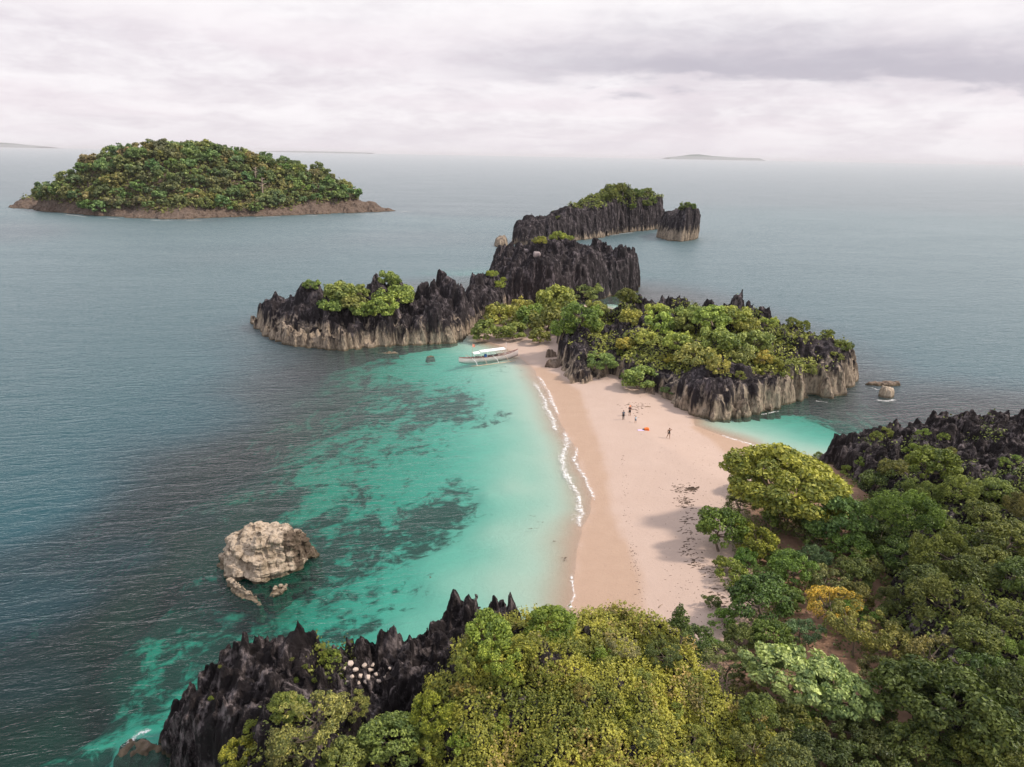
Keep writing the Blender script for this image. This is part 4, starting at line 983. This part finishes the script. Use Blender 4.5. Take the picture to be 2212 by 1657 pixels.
GROVE = [PX(*p) for p in [(1640, 1010), (1590, 1060), (1570, 1120), (1555, 1200), (1580, 1260), (1590, 1330), (1560, 1390), (1500, 1440), (1470, 1470), (1560, 1640), (1700, 1800), (2300, 1800), (2300, 1000), (1800, 1000)]]
def k_grove(m, n):
    f = fbm(m[:, 0] * .22, m[:, 1] * .22, m[:, 2] * 0, 177, 3)
    q = poly_sd(m[:, 0], m[:, 1], GROVE)
    return sm(q + 3 * f, 0, 3) * sm(f, -.18, .12) * (m[:, 2] > .5)
cover('undergrowth', 'ground', 26000, k_grove, .14, 'low green undergrowth on the sandy soil beneath the grove', (.080, .095, .032), tuft=.9, seed=17)
def k_far(m, n):
    f = fbm(m[:, 0] * .07, m[:, 1] * .07, m[:, 2] * .07, 79, 3)
    return sm(m[:, 2] + 6 * f, 15, 21) * (n[:, 2] > .05)
cover('undergrowth', isl_f.name, 9000, k_far, .55, 'green scrub clothing the far ridge peak', (.100, .112, .034), tuft=1.2, seed=9)
def k_isle(m, n):
    f = fbm(m[:, 0] * .05, m[:, 1] * .05, m[:, 2] * .05, 83, 3)
    return sm(m[:, 2] + 4 * f - 5 * sm(m[:, 0], -130, -90), 4.5, 7.5) * (m[:, 1] < 620)
cover('undergrowth', isle.name, 26000, k_isle, .95, 'scrub under the forest of the wooded island', (.092, .092, .036), tuft=2.6, seed=10)
def k_crag(m, n):
    f = fbm(m[:, 0] * .5, m[:, 1] * .5, m[:, 2] * .5, 87, 3)
    low = (m[:, 1] < 41) * sm(-m[:, 1] + 4 * f, -41, -38) * (m[:, 0] > -17)
    cx_, cy_, _z = PD(715, 1410, 46)
    notch = (np.hypot((m[:, 0] - cx_) / 1.6, (m[:, 1] - cy_) / 2.5) + .5 * f < 1)
    return (.7 * low + notch) * (n[:, 2] > .0)
cover('undergrowth', crag.name, 16000, k_crag, .11, 'olive scrub on the ledges of the near black crag', (.120, .125, .040), tuft=.6, seed=12)
# ------------------------------------------------------------------ surf foam
m, t = new_mat('foam')
pos = node(t, 'ShaderNodeNewGeometry').outputs['Position']
ed = attr(t, 'edge').outputs['Fac']
fn = mth(t, 'ADD', mth(t, 'MULTIPLY', noise(t, pos, 1.6, 5, .65, .8), .6), mth(t, 'MULTIPLY', noise(t, pos, 6.0, 3, .6), .4))
al = mth(t, 'MULTIPLY', sstep(t, mth(t, 'ADD', fn, mth(t, 'MULTIPLY', ed, .26)), .62, .88), .9)
fd = node(t, 'ShaderNodeBsdfDiffuse', {'Color': (.86, .84, .84, 1)})
out(t, node(t, 'ShaderNodeMixShader', {0: al, 1: node(t, 'ShaderNodeBsdfTransparent').outputs[0], 2: fd.outputs[0]}).outputs[0])
MAT_FOAM = m
def foam(pts, w, label, z=.035, seed=0):
    """ribbon of foam along a line of pixels on the water, w metres wide (seaward, shoreward)"""
    P = np.array([PX(*p) for p in pts])
    seg = np.r_[0, np.cumsum(np.linalg.norm(np.diff(P, axis=0), axis=1))]
    n = max(4, int(seg[-1] / .35))
    s = np.linspace(0, seg[-1], n)
    Q = np.stack([np.interp(s, seg, P[:, 0]), np.interp(s, seg, P[:, 1])], -1)
    T = unit(np.gradient(Q, axis=0)); N_ = np.stack([-T[:, 1], T[:, 0]], -1)
    ws = 1 + .6 * fbm(s * .25, s * 0 + seed, s * 0, seed + 3, 3)
    off = .4 * fbm(s * .3, s * 0 + seed, s * 0, seed + 4, 3)
    fade = np.clip(np.minimum(s, seg[-1] - s) / (.12 * seg[-1] + .1), 0, 1)
    V, E = [], []
    ks = [(-1, 0), (-.55, .35), (-.12, .8), (.1, 1), (.4, .6), (1, 0)]
    for k, e in ks:
        wd = np.where(np.array(k) < 0, w[0], w[1]) * ws
        V.append(np.c_[Q + N_ * (off + k * wd)[:, None], np.full(n, z + .004 * k)])
        E.append(e * fade)
    V = np.stack(V, 1).reshape(-1, 3); E = np.stack(E, 1).ravel()
    o = add('foam', mesh_np('foam', V, grid_faces(len(ks), n), True, {'edge': ('POINT', E)}), MAT_FOAM)
    return tag(o, label, 'foam', kind='stuff')
foam([(1160, 808), (1172, 824), (1184, 845), (1190, 862), (1202, 884), (1213, 905)], (1.2, 1.0), 'white wash along the far part of the beach', seed=1)
foam([(1236, 930), (1252, 955), (1240, 985), (1246, 1010), (1262, 1035), (1274, 1060), (1282, 1085), (1281, 1103)], (.55, .6), 'thin white wave edge curving onto the wet sand', seed=2)
foam([(1215, 925), (1222, 955), (1214, 985), (1214, 1010), (1222, 1032), (1240, 1048)], (1.1, 1.1), 'lacy foam in the shallow water off the wet sand', seed=3)
foam([(1222, 1000), (1230, 1040), (1250, 1075), (1258, 1110), (1244, 1150)], (1.6, .7), 'thin lacy film of foam sliding back off the wet sand', seed=41)
foam([(1150, 820), (1168, 850), (1180, 880), (1196, 915), (1206, 945)], (1.4, .8), 'thin lacy foam offshore of the far beach wash', seed=42)
foam([(1238, 1236), (1231, 1262), (1238, 1285), (1230, 1308), (1227, 1325)], (.5, .45), 'small white breaking wave at the near end of the beach', seed=4)
foam([(1546, 936), (1572, 944), (1600, 953), (1630, 964), (1660, 978), (1700, 990)], (.9, .7), 'white wave edge in the green cove', seed=5)
foam([(1894, 862), (1906, 866), (1920, 867), (1934, 862)], (.9, .9), 'ring of white surf round the stubby tan rock', seed=6)
foam([(1880, 836), (1895, 842), (1908, 842)], (.7, .7), 'white surf by the long flat brown rock', seed=7)
foam([(278, 1622), (290, 1604), (304, 1592), (322, 1584), (336, 1572)], (.9, .9), 'white surf at the foot of the near crag', seed=8)
for k, ln in enumerate([[(135, 463), (165, 466), (190, 469)], [(225, 471), (262, 474)], [(318, 476), (350, 477), (380, 476)], [(400, 477), (440, 476)], [(548, 470), (575, 469), (612, 468)], [(660, 467), (690, 466)], [(735, 464), (765, 463), (795, 463), (835, 461)], [(862, 459), (892, 456)]]):
    foam(ln, (2.2, 2.6), 'white surf on the rocky shore of the wooded island', seed=20 + k, z=.05)['group'] = 'surf round the wooded island'
foam([(1318, 509), (1345, 505), (1372, 502)], (1.8, 1.8), 'white surf at the foot of the far ridge', seed=31, z=.05)
foam([(1642, 897), (1665, 892), (1690, 888)], (.6, .6), 'white surf under the cliff of the broad islet', seed=32)
foam([(1758, 866), (1775, 868), (1792, 870)], (.5, .5), 'white surf at the cave foot of the broad islet', seed=33)

# ------------------------------------------------------------------ wrack, driftwood, stones
def gz(x_, y_):
    h = BVH_G.ray_cast(Vector((x_, y_, 30)), Vector((0, 0, -1)))[0]
    return h.z if h else 0.0
BVH_G = BVHTree.FromPolygons(np.stack([np.meshgrid(gx, gy)[0].ravel(), np.meshgrid(gx, gy)[1].ravel(), GZ], -1).tolist(), grid_faces(len(gx), len(gy)).tolist())
MAT_WRACK = plain('dry_seaweed', (.085, .055, .038), .95, .5, 5)
MAT_DRIFT = plain('driftwood', (.24, .17, .115), .9, .3, 5)
rw = np.random.default_rng(91)
V, F = [], []
def scrap(x_, y_, L, W, a, H=.05):
    z_ = gz(x_, y_)
    k0 = len(V); n = 6
    ca, sa = math.cos(a), math.sin(a)
    for j in range(n):
        th = 2 * math.pi * j / n
        rr = rw.uniform(.55, 1.2)
        u_, v_ = L * rr * math.cos(th), W * rr * math.sin(th)
        V.append((x_ + u_ * ca - v_ * sa, y_ + u_ * sa + v_ * ca, z_ - .01))
    V.append((x_, y_, z_ + H * rw.uniform(.5, 1.4)))
    for j in range(n):
        F.append((k0 + j, k0 + (j + 1) % n, k0 + n))
WL = [[(1455, 1050), (1480, 1055), (1500, 1052)], [(1470, 1075), (1492, 1090)], [(1490, 1105), (1486, 1140), (1495, 1170)], [(1480, 1180), (1510, 1215), (1535, 1240)], [(1540, 1240), (1556, 1290), (1568, 1330)], [(1350, 870), (1375, 880), (1390, 868)]]
for ln in WL:
    for i in range(75):
        k = rw.random() * (len(ln) - 1); j = int(k); f_ = k - j
        px = ln[j][0] * (1 - f_) + ln[j + 1][0] * f_ + rw.normal() * 9; py = ln[j][1] * (1 - f_) + ln[j + 1][1] * f_ + rw.normal() * 6
        p = PX(px, py, 1.2); scrap(p[0], p[1], abs(rw.normal()) * .22 + .06, abs(rw.normal()) * .09 + .04, rw.uniform(-.6, .6))
for i in range(900):
    px, py = rw.uniform(1330, 1590), rw.uniform(860, 1400)
    lim = 1340 + (py - 860) * .09
    if px < lim + abs(rw.normal()) * 25 or rw.random() > .25 + .75 * sm(np.array(px), 1400, 1560):
        continue
    p = PX(px, py, 1.0); scrap(p[0], p[1], abs(rw.normal()) * .09 + .035, abs(rw.normal()) * .04 + .025, rw.uniform(0, 6.3), .03)
for i in range(160):                      # the last high-tide line
    py = rw.uniform(980, 1330); px = np.interp(py, [980, 1100, 1180, 1280, 1330], [1345, 1352, 1368, 1385, 1372]) + rw.normal() * 5
    p = PX(px, py, .8); scrap(p[0], p[1], abs(rw.normal()) * .10 + .03, abs(rw.normal()) * .05 + .02, rw.uniform(0, 6.3), .03)
tag(add('beach_wrack', pymesh('beach_wrack', V, F), MAT_WRACK), 'dark scraps of dry seaweed and leaves scattered over the sand', 'wrack', kind='stuff')
V, F = [], []
p = PX(1494, 1054, 1.3)
for i in range(26):
    scrap(p[0] + rw.normal() * .42, p[1] + rw.normal() * .28, rw.uniform(.2, .45), rw.uniform(.1, .2), rw.uniform(-.5, .7), .16)
tag(add('seaweed_heap', pymesh('seaweed_heap', V, F), MAT_WRACK), 'largest dark heap of dry seaweed on the dry sand', 'seaweed')
def log(px, py, L, a, r, label, bend=.1):
    p = PX(px, py, 1.2); z_ = gz(*p)
    c, s = math.cos(a), math.sin(a)
    pts_ = [(-L / 2 * c, -L / 2 * s, r * .7), (-.1 * L * c - bend * L * s, -.1 * L * s + bend * L * c, r * .8), (L / 2 * c, L / 2 * s, r * .9)]
    o = add('driftwood', pymesh('driftwood', *tube(pts_, [r, r * .9, r * .45], 7), True), MAT_DRIFT, loc=(p[0], p[1], z_))
    tag(o, label, 'driftwood')
log(1403, 1327, 1.1, 1.0, .07, 'straight stick of driftwood lying on the sand behind the vine mound')
log(1428, 1300, .8, .9, .035, 'thin dark twig on the sand near the straight stick')
log(1400, 873, 1.1, .25, .09, 'curved brown branch on the sand by the cliff foot trees', .16)
V, F = [], []
for (px, py) in [(1152, 1115), (1170, 1128), (1160, 1141), (1148, 1142), (1220, 1205), (928, 1248), (1196, 1170), (1222, 1210)]:
    p = PX(px, py, 0); k0 = len(V)
    for i in range(5):
        a = rw.uniform(0, 6.3); x0_, y0_ = p[0] + rw.normal() * .15, p[1] + rw.normal() * .1; k0 = len(V)
        V += [(x0_ - .16 * math.cos(a), y0_ - .16 * math.sin(a), .012), (x0_ + .03, y0_ - .05, .014), (x0_ + .16 * math.cos(a), y0_ + .16 * math.sin(a), .012), (x0_ - .03, y0_ + .05, .02)]
        F.append((k0, k0 + 1, k0 + 2, k0 + 3))
tag(add('floating_weed', pymesh('floating_weed', V, F), MAT_WRACK), 'a few brown weed scraps floating in the clear shallows', 'seaweed', kind='stuff')
MAT_PALE = plain('pale_stone', (.50, .40, .34), .9, .25, 4)
def cobble(seed):
    rr = np.random.default_rng(seed)
    v_, f_, n_ = voxel(*[np.array(q) for q in box((0, 0, 0), (1.0, .75, .5))], .11)
    v_ = v_ * .45 + .55 * unit(v_ / np.array([1.0, .75, .5])) * np.array([.5, .38, .26])
    v_ += n_ * (.10 * fbm(v_[:, 0] * 3 + seed, v_[:, 1] * 3, v_[:, 2] * 3, seed, 2))[:, None]
    return mesh_np('stone', v_, f_, False)
COB = [cobble(k) for k in (3, 4, 5)]
for c_ in COB:
    c_.materials.append(MAT_PALE)
for (px, py, w_) in [(757, 1432, 15), (745, 1443, 12), (768, 1445, 13), (787, 1436, 11), (800, 1445, 14), (778, 1458, 12), (795, 1462, 13), (812, 1455, 11), (760, 1460, 11), (790, 1472, 10), (818, 1470, 12), (750, 1470, 9), (832, 1460, 9), (805, 1435, 9), (735, 1455, 9), (842, 1442, 8), (775, 1474, 9)]:
    p = land(px, py, .1)
    if p is None: continue
    o = add('stone', COB[random.randrange(3)], loc=(p.x, p.y, p.z + .05))
    s = w_ * depth_of(p) / FPX
    o.scale = (s, s, s); o.rotation_euler = (random.uniform(-.4, .4), random.uniform(-.4, .4), random.uniform(0, 6))
    tag(o, 'pale broken stone lying on the black saddle of the near crag', 'stone', 'pale stones on the saddle')
for (px, py, w_, lb) in [(1160, 548, 16, 'rounded pale grey boulder on the upper face of the tall black crag'), (1136, 540, 11, 'smaller pale boulder beside the rounded boulder on the tall crag')]:
    p = land(px, py, .3)
    o = add('boulder', COB[0].copy(), loc=(p.x, p.y - .3, p.z + .1)); o.data.materials.clear(); o.data.materials.append(plain('grey_boulder', (.27, .22, .22), .9, .2, 2))
    s = w_ * depth_of(p) / FPX
    o.scale = (s, s, s * 1.5)
    tag(o, lb, 'boulder')

# ------------------------------------------------------------------ outrigger boat
MAT_WHITE = plain('white_paint', (.78, .74, .74), .5, .06, 2)
MAT_HULL = plain('worn_hull_paint', (.66, .58, .57), .55, .14, 1.2)
MAT_RED = plain('red_brown_trim', (.22, .085, .065), .6, .25, 2)
MAT_DECK = plain('deck_planks', (.20, .115, .09), .7, .25, 2)
MAT_BAMB = plain('bamboo', (.50, .37, .27), .6, .2, 3)
MAT_BLUE = plain('blue_drum', (.03, .13, .38), .45, .1, 2)
MAT_ORANGE = plain('orange_cloth', (.80, .17, .03), .8, .12, 6)
MAT_FLAG = plain('coral_flag', (.75, .30, .22), .8, .1, 4)
MAT_CANV = plain('white_canvas', (.84, .81, .83), .8, .04, 1)
MAT_DARK = plain('dark_goods', (.05, .05, .055), .8, .3, 3)
a_, b_ = np.array(PX(991, 787)), np.array(PX(1119, 771))
BL = float(np.linalg.norm(b_ - a_)); BR = math.atan2(b_[1] - a_[1], b_[0] - a_[0])
boat = add('outrigger_boat', None, loc=((a_[0] + b_[0]) / 2, (a_[1] + b_[1]) / 2, 0)); boat.rotation_euler = (0, 0, BR)
tag(boat, 'white wooden outrigger boat with long white awning moored in the shallows', 'boat')
NS = 25
V, F = [], []
for i in range(NS):
    s_ = i / (NS - 1) * 2 - 1
    hw = .62 * (1 - abs(s_) ** 2.6) + .03
    sheer = .95 + .55 * abs(s_) ** 3 + (.25 if s_ > 0 else 0) * s_ ** 3
    keel = -.35 + .75 * abs(s_) ** 4
    x_ = s_ * BL / 2
    for k, (wf, hf) in enumerate([(1, 1), (.96, .62), (.72, .25), (0, 0), (-.72, .25), (-.96, .62), (-1, 1)]):
        V.append((x_, hw * wf, keel + (sheer - keel) * hf))
for i in range(NS - 1):
    for k in range(6):
        F.append((i * 7 + k, (i + 1) * 7 + k, (i + 1) * 7 + k + 1, i * 7 + k + 1))
add('hull', pymesh('hull', V, F, True), MAT_HULL, boat)
for sd in (0, 6):
    add('gunwale', pymesh('gunwale', *tube([(V[i * 7 + sd][0], V[i * 7 + sd][1], V[i * 7 + sd][2] + .03) for i in range(NS)], .055, 6)), MAT_RED, boat)
dv, df = [], []
for i in range(2, NS - 2):
    dv += [(V[i * 7][0], V[i * 7][1] * .93, V[i * 7][2] - .16), (V[i * 7][0], -V[i * 7][1] * .93, V[i * 7][2] - .16)]
for i in range(NS - 5):
    df.append((2 * i, 2 * i + 1, 2 * i + 3, 2 * i + 2))
add('deck', pymesh('deck', dv, df), MAT_DECK, boat)
def roof(x0, x1, w, z0, z1):
    vv, ff = [], []
    n = 7
    for i in range(2):
        for lay in (0, .05):
            for k in range(n):
                u_ = k / (n - 1) * 2 - 1
                vv.append(((x0, x1)[i], u_ * w, (z0, z1)[i] + .20 * (1 - u_ * u_) - lay))
    for k in range(n - 1):
        ff += [(k, k + 1, 2 * n + k + 1, 2 * n + k), (n + k + 1, n + k, 3 * n + k, 3 * n + k + 1), (k + 1, k, n + k, n + k + 1), (2 * n + k, 2 * n + k + 1, 3 * n + k + 1, 3 * n + k)]
    ff += [(0, 2 * n, 3 * n, n), (n - 1, 2 * n - 1, 4 * n - 1, 3 * n - 1)]
    return add('awning', pymesh('awning', vv, ff), MAT_CANV, boat)
rx = lambda k: -BL / 2 + BL * k
roof(rx(.34), rx(.75), .85, 2.25, 2.3)
roof(rx(.225), rx(.33), .80, 2.0, 2.05)
for k in (.235, .325, .35, .45, .55, .65, .74):
    for s_ in (-1, 1):
        add('awning_post', pymesh('awning_post', *tube([(rx(k), s_ * .56, .9), (rx(k), s_ * .72, 2.15 if k > .34 else 1.9)], .03, 5)), MAT_WHITE, boat)
add('bow_mast', pymesh('bow_mast', *tube([(rx(.785), 0, .9), (rx(.79), 0, 3.5)], [.06, .035], 6)), MAT_WHITE, boat)
add('flag_pole', pymesh('flag_pole', *tube([(rx(.225), 0, .9), (rx(.222), 0, 4.0)], [.04, .02], 6)), MAT_BAMB, boat)
add('flag', pymesh('flag', [(rx(.222), .0, 4.0), (rx(.222) + .35, .05, 3.95), (rx(.222) + .62, -.05, 3.85), (rx(.222) + .6, -.05, 3.25), (rx(.222) + .33, .05, 3.3), (rx(.222), 0, 3.4)], [(0, 1, 4, 5), (1, 2, 3, 4)]), MAT_FLAG, boat)
for k in (.20, .36, .55, .72):
    add('outrigger_arm', pymesh('outrigger_arm', *tube([(rx(k), -3.0, .12), (rx(k), -2.3, .72), (rx(k), -.7, 1.08), (rx(k), .7, 1.08), (rx(k), 2.3, .72), (rx(k), 3.0, .12)], .055, 6)), MAT_BAMB if k in (.36, .72) else MAT_WHITE, boat)
for s_ in (-1, 1):
    add('float', pymesh('float', *tube([(rx(.10), s_ * 3.0, .16), (rx(.2), s_ * 3.0, .06), (rx(.75), s_ * 3.0, .06), (rx(.84), s_ * 3.0, .22)], [.05, .08, .08, .05], 7), True), MAT_BAMB, boat)
add('stern_brace', pymesh('stern_brace', *tube([(rx(.21), -.3, 1.0), (rx(.14), -.2, 1.7), (rx(.11), 0, 1.75)], .05, 6)), MAT_BAMB, boat)
dr = tag(add('drum', pymesh('drum', *tube([(0, 0, 0), (0, 0, .04), (0, 0, .72), (0, 0, .75)], [.26, .28, .28, .26], 14)), MAT_BLUE, loc=boat.matrix_basis @ Vector((rx(.43), -.25, .84))), 'blue plastic drum standing on the outrigger boat deck', 'drum')
for k, (q, dy) in enumerate([(.50, -.3), (.57, .2), (.62, -.25)]):
    p = boat.matrix_basis @ Vector((rx(q), dy, .98))
    tag(add('cargo_bag', mesh_np('cargo_bag', *(lambda r_: (r_[0] * .55 + r_[2] * .05, r_[1]))(voxel(*[np.array(z_) for z_ in box((0, 0, 0), (1.0, .6, .55))], .12)), True), MAT_DARK, loc=p), 'dark bag stowed under the boat awning', 'bag', 'bags in the boat')

# ------------------------------------------------------------------ people
def capsule(a, b, ra, rb, seg=10):
    a, b = np.array(a, float), np.array(b, float)
    d = unit(b - a)
    pts_, rs = [], []
    for k in (1, .7, .35):
        pts_.append(a - d * ra * k); rs.append(ra * math.sqrt(max(0.02, 1 - k * k)))
    pts_.append(a); rs.append(ra); pts_.append(b); rs.append(rb)
    for k in (.35, .7, 1):
        pts_.append(b + d * rb * k); rs.append(rb * math.sqrt(max(0.02, 1 - k * k)))
    return tube(pts_, rs, seg)
def body_mesh(parts, vox):
    V, F = join(parts)
    me = pymesh('tmp', V, F)
    v, f, n = voxel(me, None, vox)
    # one smoothing pass keeps joints soft
    acc = np.zeros_like(v); cnt = np.zeros(len(v))
    for k in range(4):
        np.add.at(acc, f[:, k], v[f].mean(1)); np.add.at(cnt, f[:, k], 1)
    v = v * .4 + .6 * acc / cnt[:, None]
    return v, f
def person(px, py, h, rz, pose, skin, hair, wear, label, extra=None):
    """pose: joints for a 1.7 m figure, x right, y forward (away), z up"""
    J = dict(hip=(0, 0, .92), chest=(0, 0, 1.28), neck=(0, .0, 1.45), head=(0, -.015, 1.58),
             hl=(-.09, 0, .90), kl=(-.10, -.01, .48), al=(-.11, .02, .07), hr=(.09, 0, .90), kr=(.10, -.01, .48), ar=(.11, .02, .07),
             sl=(-.18, 0, 1.40), el=(-.23, .02, 1.13), wl=(-.24, -.05, .88), sr=(.18, 0, 1.40), er=(.23, .02, 1.13), wr=(.24, -.05, .88))
    J.update(pose)
    J = {k: np.array(v, float) for k, v in J.items()}
    s = h / 1.7
    P = [capsule(J['hip'] + [-.06, 0, 0], J['hip'] + [.06, 0, 0], .105, .105), capsule(J['hip'], J['chest'], .115, .125), capsule(J['chest'] + [-.08, 0, .04], J['chest'] + [.08, 0, .04], .10, .10),
         capsule(J['chest'] + [0, 0, .12], J['neck'], .07, .052), capsule(J['neck'], J['head'], .05, .055), capsule(J['head'] + [0, 0, -.03], J['head'] + [0, .01, .045], .075, .088),
         capsule(J['head'] + [0, -.085, -.005], J['head'] + [0, -.10, -.025], .012, .014), capsule(J['head'] + [-.083, 0, 0], J['head'] + [-.09, .01, .02], .014, .014), capsule(J['head'] + [.083, 0, 0], J['head'] + [.09, .01, .02], .014, .014)]
    for q in 'lr':
        P += [capsule(J['chest'] + (J['s' + q] - J['chest']) * .5, J['s' + q], .075, .062), capsule(J['s' + q], J['e' + q], .056, .042), capsule(J['e' + q], J['w' + q], .042, .028),
              capsule(J['h' + q], J['k' + q], .088, .058), capsule(J['k' + q], J['a' + q], .056, .036), capsule(J['a' + q] + [0, .03, -.02], J['a' + q] + [0, -.15, -.045], .036, .028)]
        d = unit(J['w' + q] - J['e' + q]); w = J['w' + q]
        sdv = unit(np.cross(d, [0, 1.0, .2]))
        P.append(capsule(w + d * .02, w + d * .08, .026, .032))
        for i in range(4):
            o = sdv * (-.027 + .018 * i); L = (.065, .075, .07, .055)[i]
            P.append(capsule(w + d * .09 + o, w + d * (.09 + L * .6) + o * 1.15, .010, .009)); P.append(capsule(w + d * (.09 + L * .6) + o * 1.15, w + d * (.09 + L) + o * 1.2 + np.array([0, -.018, 0]), .009, .008))
        P.append(capsule(w + d * .045 - sdv * .03, w + d * .095 - sdv * .055, .012, .010))
    v, f = body_mesh(P, .014)
    gp = PX(px, py, 1.0); z_ = gz(*gp)
    for _ in range(3):
        gp = PX(px, py, z_); z_ = gz(*gp)
    root = add('person', mesh_np('body', v * s, f, True), skin, loc=(gp[0], gp[1], z_ - .01)); root.rotation_euler = (0, 0, rz)
    tag(root, label, 'person')
    hd = J['head']
    hp = [capsule(hd + [0, .025, .03], hd + [0, .02, .065], .088, .092)] + ([capsule(hd + [0, .07, .0], hd + [0, .08, -.16], .07, .05)] if hair[1] else [])
    hv, hf = body_mesh(hp, .016)
    add('hair', mesh_np('hair', hv * s, hf, True), hair[0], root)
    for nm, mt in wear.items():
        Q = []
        if nm in ('shirt', 'dress'):
            Q += [capsule(J['hip'] + [0, 0, .06], J['chest'], .135, .142), capsule(J['chest'] + [-.09, 0, .05], J['chest'] + [.09, 0, .05], .115, .115)]
            for q in 'lr':
                Q.append(capsule(J['s' + q] * .9 + J['chest'] * .1, J['s' + q] * .5 + J['e' + q] * .5, .075, .066))
            if nm == 'dress':
                Q += [capsule(J['hip'] + [-.06, 0, 0], J['hip'] + [.06, 0, 0], .135, .135), capsule(J['hip'], (J['kl'] + J['kr']) / 2 + [0, 0, .1], .15, .16)]
        elif nm in ('shorts', 'swimsuit', 'trousers'):
            Q.append(capsule(J['hip'] + [-.06, 0, 0], J['hip'] + [.06, 0, 0], .125, .125))
            kf = {'shorts': .7, 'swimsuit': .12, 'trousers': 1.0}[nm]
            for q in 'lr':
                Q.append(capsule(J['h' + q], J['h' + q] * (1 - kf) + J['k' + q] * kf, .105, .085 if kf < .9 else .072))
                if nm == 'trousers':
                    Q.append(capsule(J['k' + q], J['k' + q] * .2 + J['a' + q] * .8, .072, .056))
            if nm == 'swimsuit':
                Q.append(capsule(J['hip'] + [0, 0, .05], J['chest'], .128, .138))
        elif nm == 'hat':
            Q += [capsule(hd + [0, 0, .07], hd + [0, 0, .12], .105, .09), tube([hd + [0, 0, .055], hd + [0, 0, .085]], [.20, .17], 16)]
        cv, cf = body_mesh(Q, .018)
        add(nm, mesh_np(nm, cv * s, cf, True), mt, root)
    return root
SKIN1 = plain('tanned_skin', (.26, .13, .075), .6, .08, 8); SKIN2 = plain('brown_skin', (.19, .09, .05), .6, .08, 8); SKIN3 = plain('light_brown_skin', (.36, .20, .12), .6, .08, 8)
HAIR = plain('black_hair', (.018, .013, .011), .5, .2, 20); HAIRB = plain('brown_hair', (.10, .045, .018), .5, .2, 20)
NAVY = plain('navy_cloth', (.028, .032, .055), .85, .15, 6); BLACKC = plain('black_cloth', (.02, .019, .02), .85, .2, 6); GREYC = plain('grey_shirt', (.10, .115, .15), .85, .15, 6)
LBLUE = plain('pale_blue_cloth', (.50, .60, .68), .85, .08, 6); DENIM = plain('faded_denim', (.13, .17, .22), .85, .1, 6); MAROON = plain('maroon_cloth', (.075, .02, .022), .85, .1, 6); ORHAT = plain('orange_hat', (.70, .17, .03), .8, .1, 6)
person(1346.3, 906.5, 1.60, .2, {}, SKIN2, (HAIR, False), {'shirt': GREYC, 'trousers': BLACKC}, 'person in dark clothes standing with arms down near the waterside')
person(1360, 898, 1.74, -.1, dict(el=(-.24, -.05, 1.14), wl=(-.10, -.20, 1.10), er=(.24, -.05, 1.14), wr=(.10, -.20, 1.10)), SKIN1, (HAIRB, True), {'shirt': MAROON, 'shorts': BLACKC, 'hat': ORHAT}, 'person in dark maroon top with orange hat standing on the sand')
person(1372.8, 914, 1.22, .1, dict(er=(.42, -.03, 1.40), wr=(.63, -.06, 1.36), kl=(-.14, 0, .48), al=(-.20, .05, .07)), SKIN3, (HAIR, False), {'shirt': LBLUE, 'shorts': DENIM}, 'child in pale blue shirt holding one arm out sideways')
person(1444.7, 947.5, 1.72, -.15, dict(hl=(-.08, 0, .90), kl=(-.20, .10, .50), al=(-.33, .22, .09), er=(.36, -.10, 1.50), wr=(.16, -.16, 1.60), el=(-.26, .0, 1.16), wl=(-.22, -.10, .95)), SKIN1, (HAIRB, True), {'swimsuit': BLACKC}, 'person in black swimsuit striding with one hand raised to the head')
# things on the sand
def soft(dim, vox, amp, seed):
    v_, f_, n_ = voxel(*[np.array(q) for q in box((0, 0, dim[2] / 2), dim)], vox)
    v_ = v_ + n_ * (amp * fbm(v_[:, 0] * 4, v_[:, 1] * 4, v_[:, 2] * 4, seed, 2))[:, None]
    v_[:, 2] *= 1 - .5 * (np.hypot(v_[:, 0] / dim[0], v_[:, 1] / dim[1]) * 1.3) ** 2
    return mesh_np('soft', v_, f_, True)
def on_sand(px, py):
    p = PX(px, py, 1.2); return (p[0], p[1], gz(*p))
tag(add('beach_bag', soft((.75, .5, .45), .06, .08, 3), MAT_ORANGE, loc=on_sand(1397, 925)), 'bright orange bundle lying on the sand near the bathers', 'bag')
tag(add('towel', soft((1.0, .55, .05), .04, .02, 4), plain('lilac_towel', (.60, .48, .72), .9, .06, 5), loc=on_sand(1384.5, 926)), 'lilac towel spread beside the orange bundle', 'towel')
tag(add('beach_bag', soft((.3, .25, .25), .05, .05, 5), MAT_DARK, loc=on_sand(1390.3, 925.3)), 'small dark bag between the lilac towel and orange bundle', 'bag')
# ------------------------------------------------------------------ sea haze
m, t = new_mat('sea_haze')
o_ = t.nodes.new('ShaderNodeOutputMaterial')
pv = node(t, 'ShaderNodeVolumePrincipled', {'Color': (.93, .91, .95, 1), 'Density': .000032, 'Anisotropy': 0.0})
t.links.new(pv.outputs[0], o_.inputs['Volume'])
hz = add('haze', pymesh('haze', *box((0, 17900, 6.0), (62000, 44400, 180.0))), m)
tag(hz, 'thin pale sea haze over the whole bay', 'haze', kind='stuff')
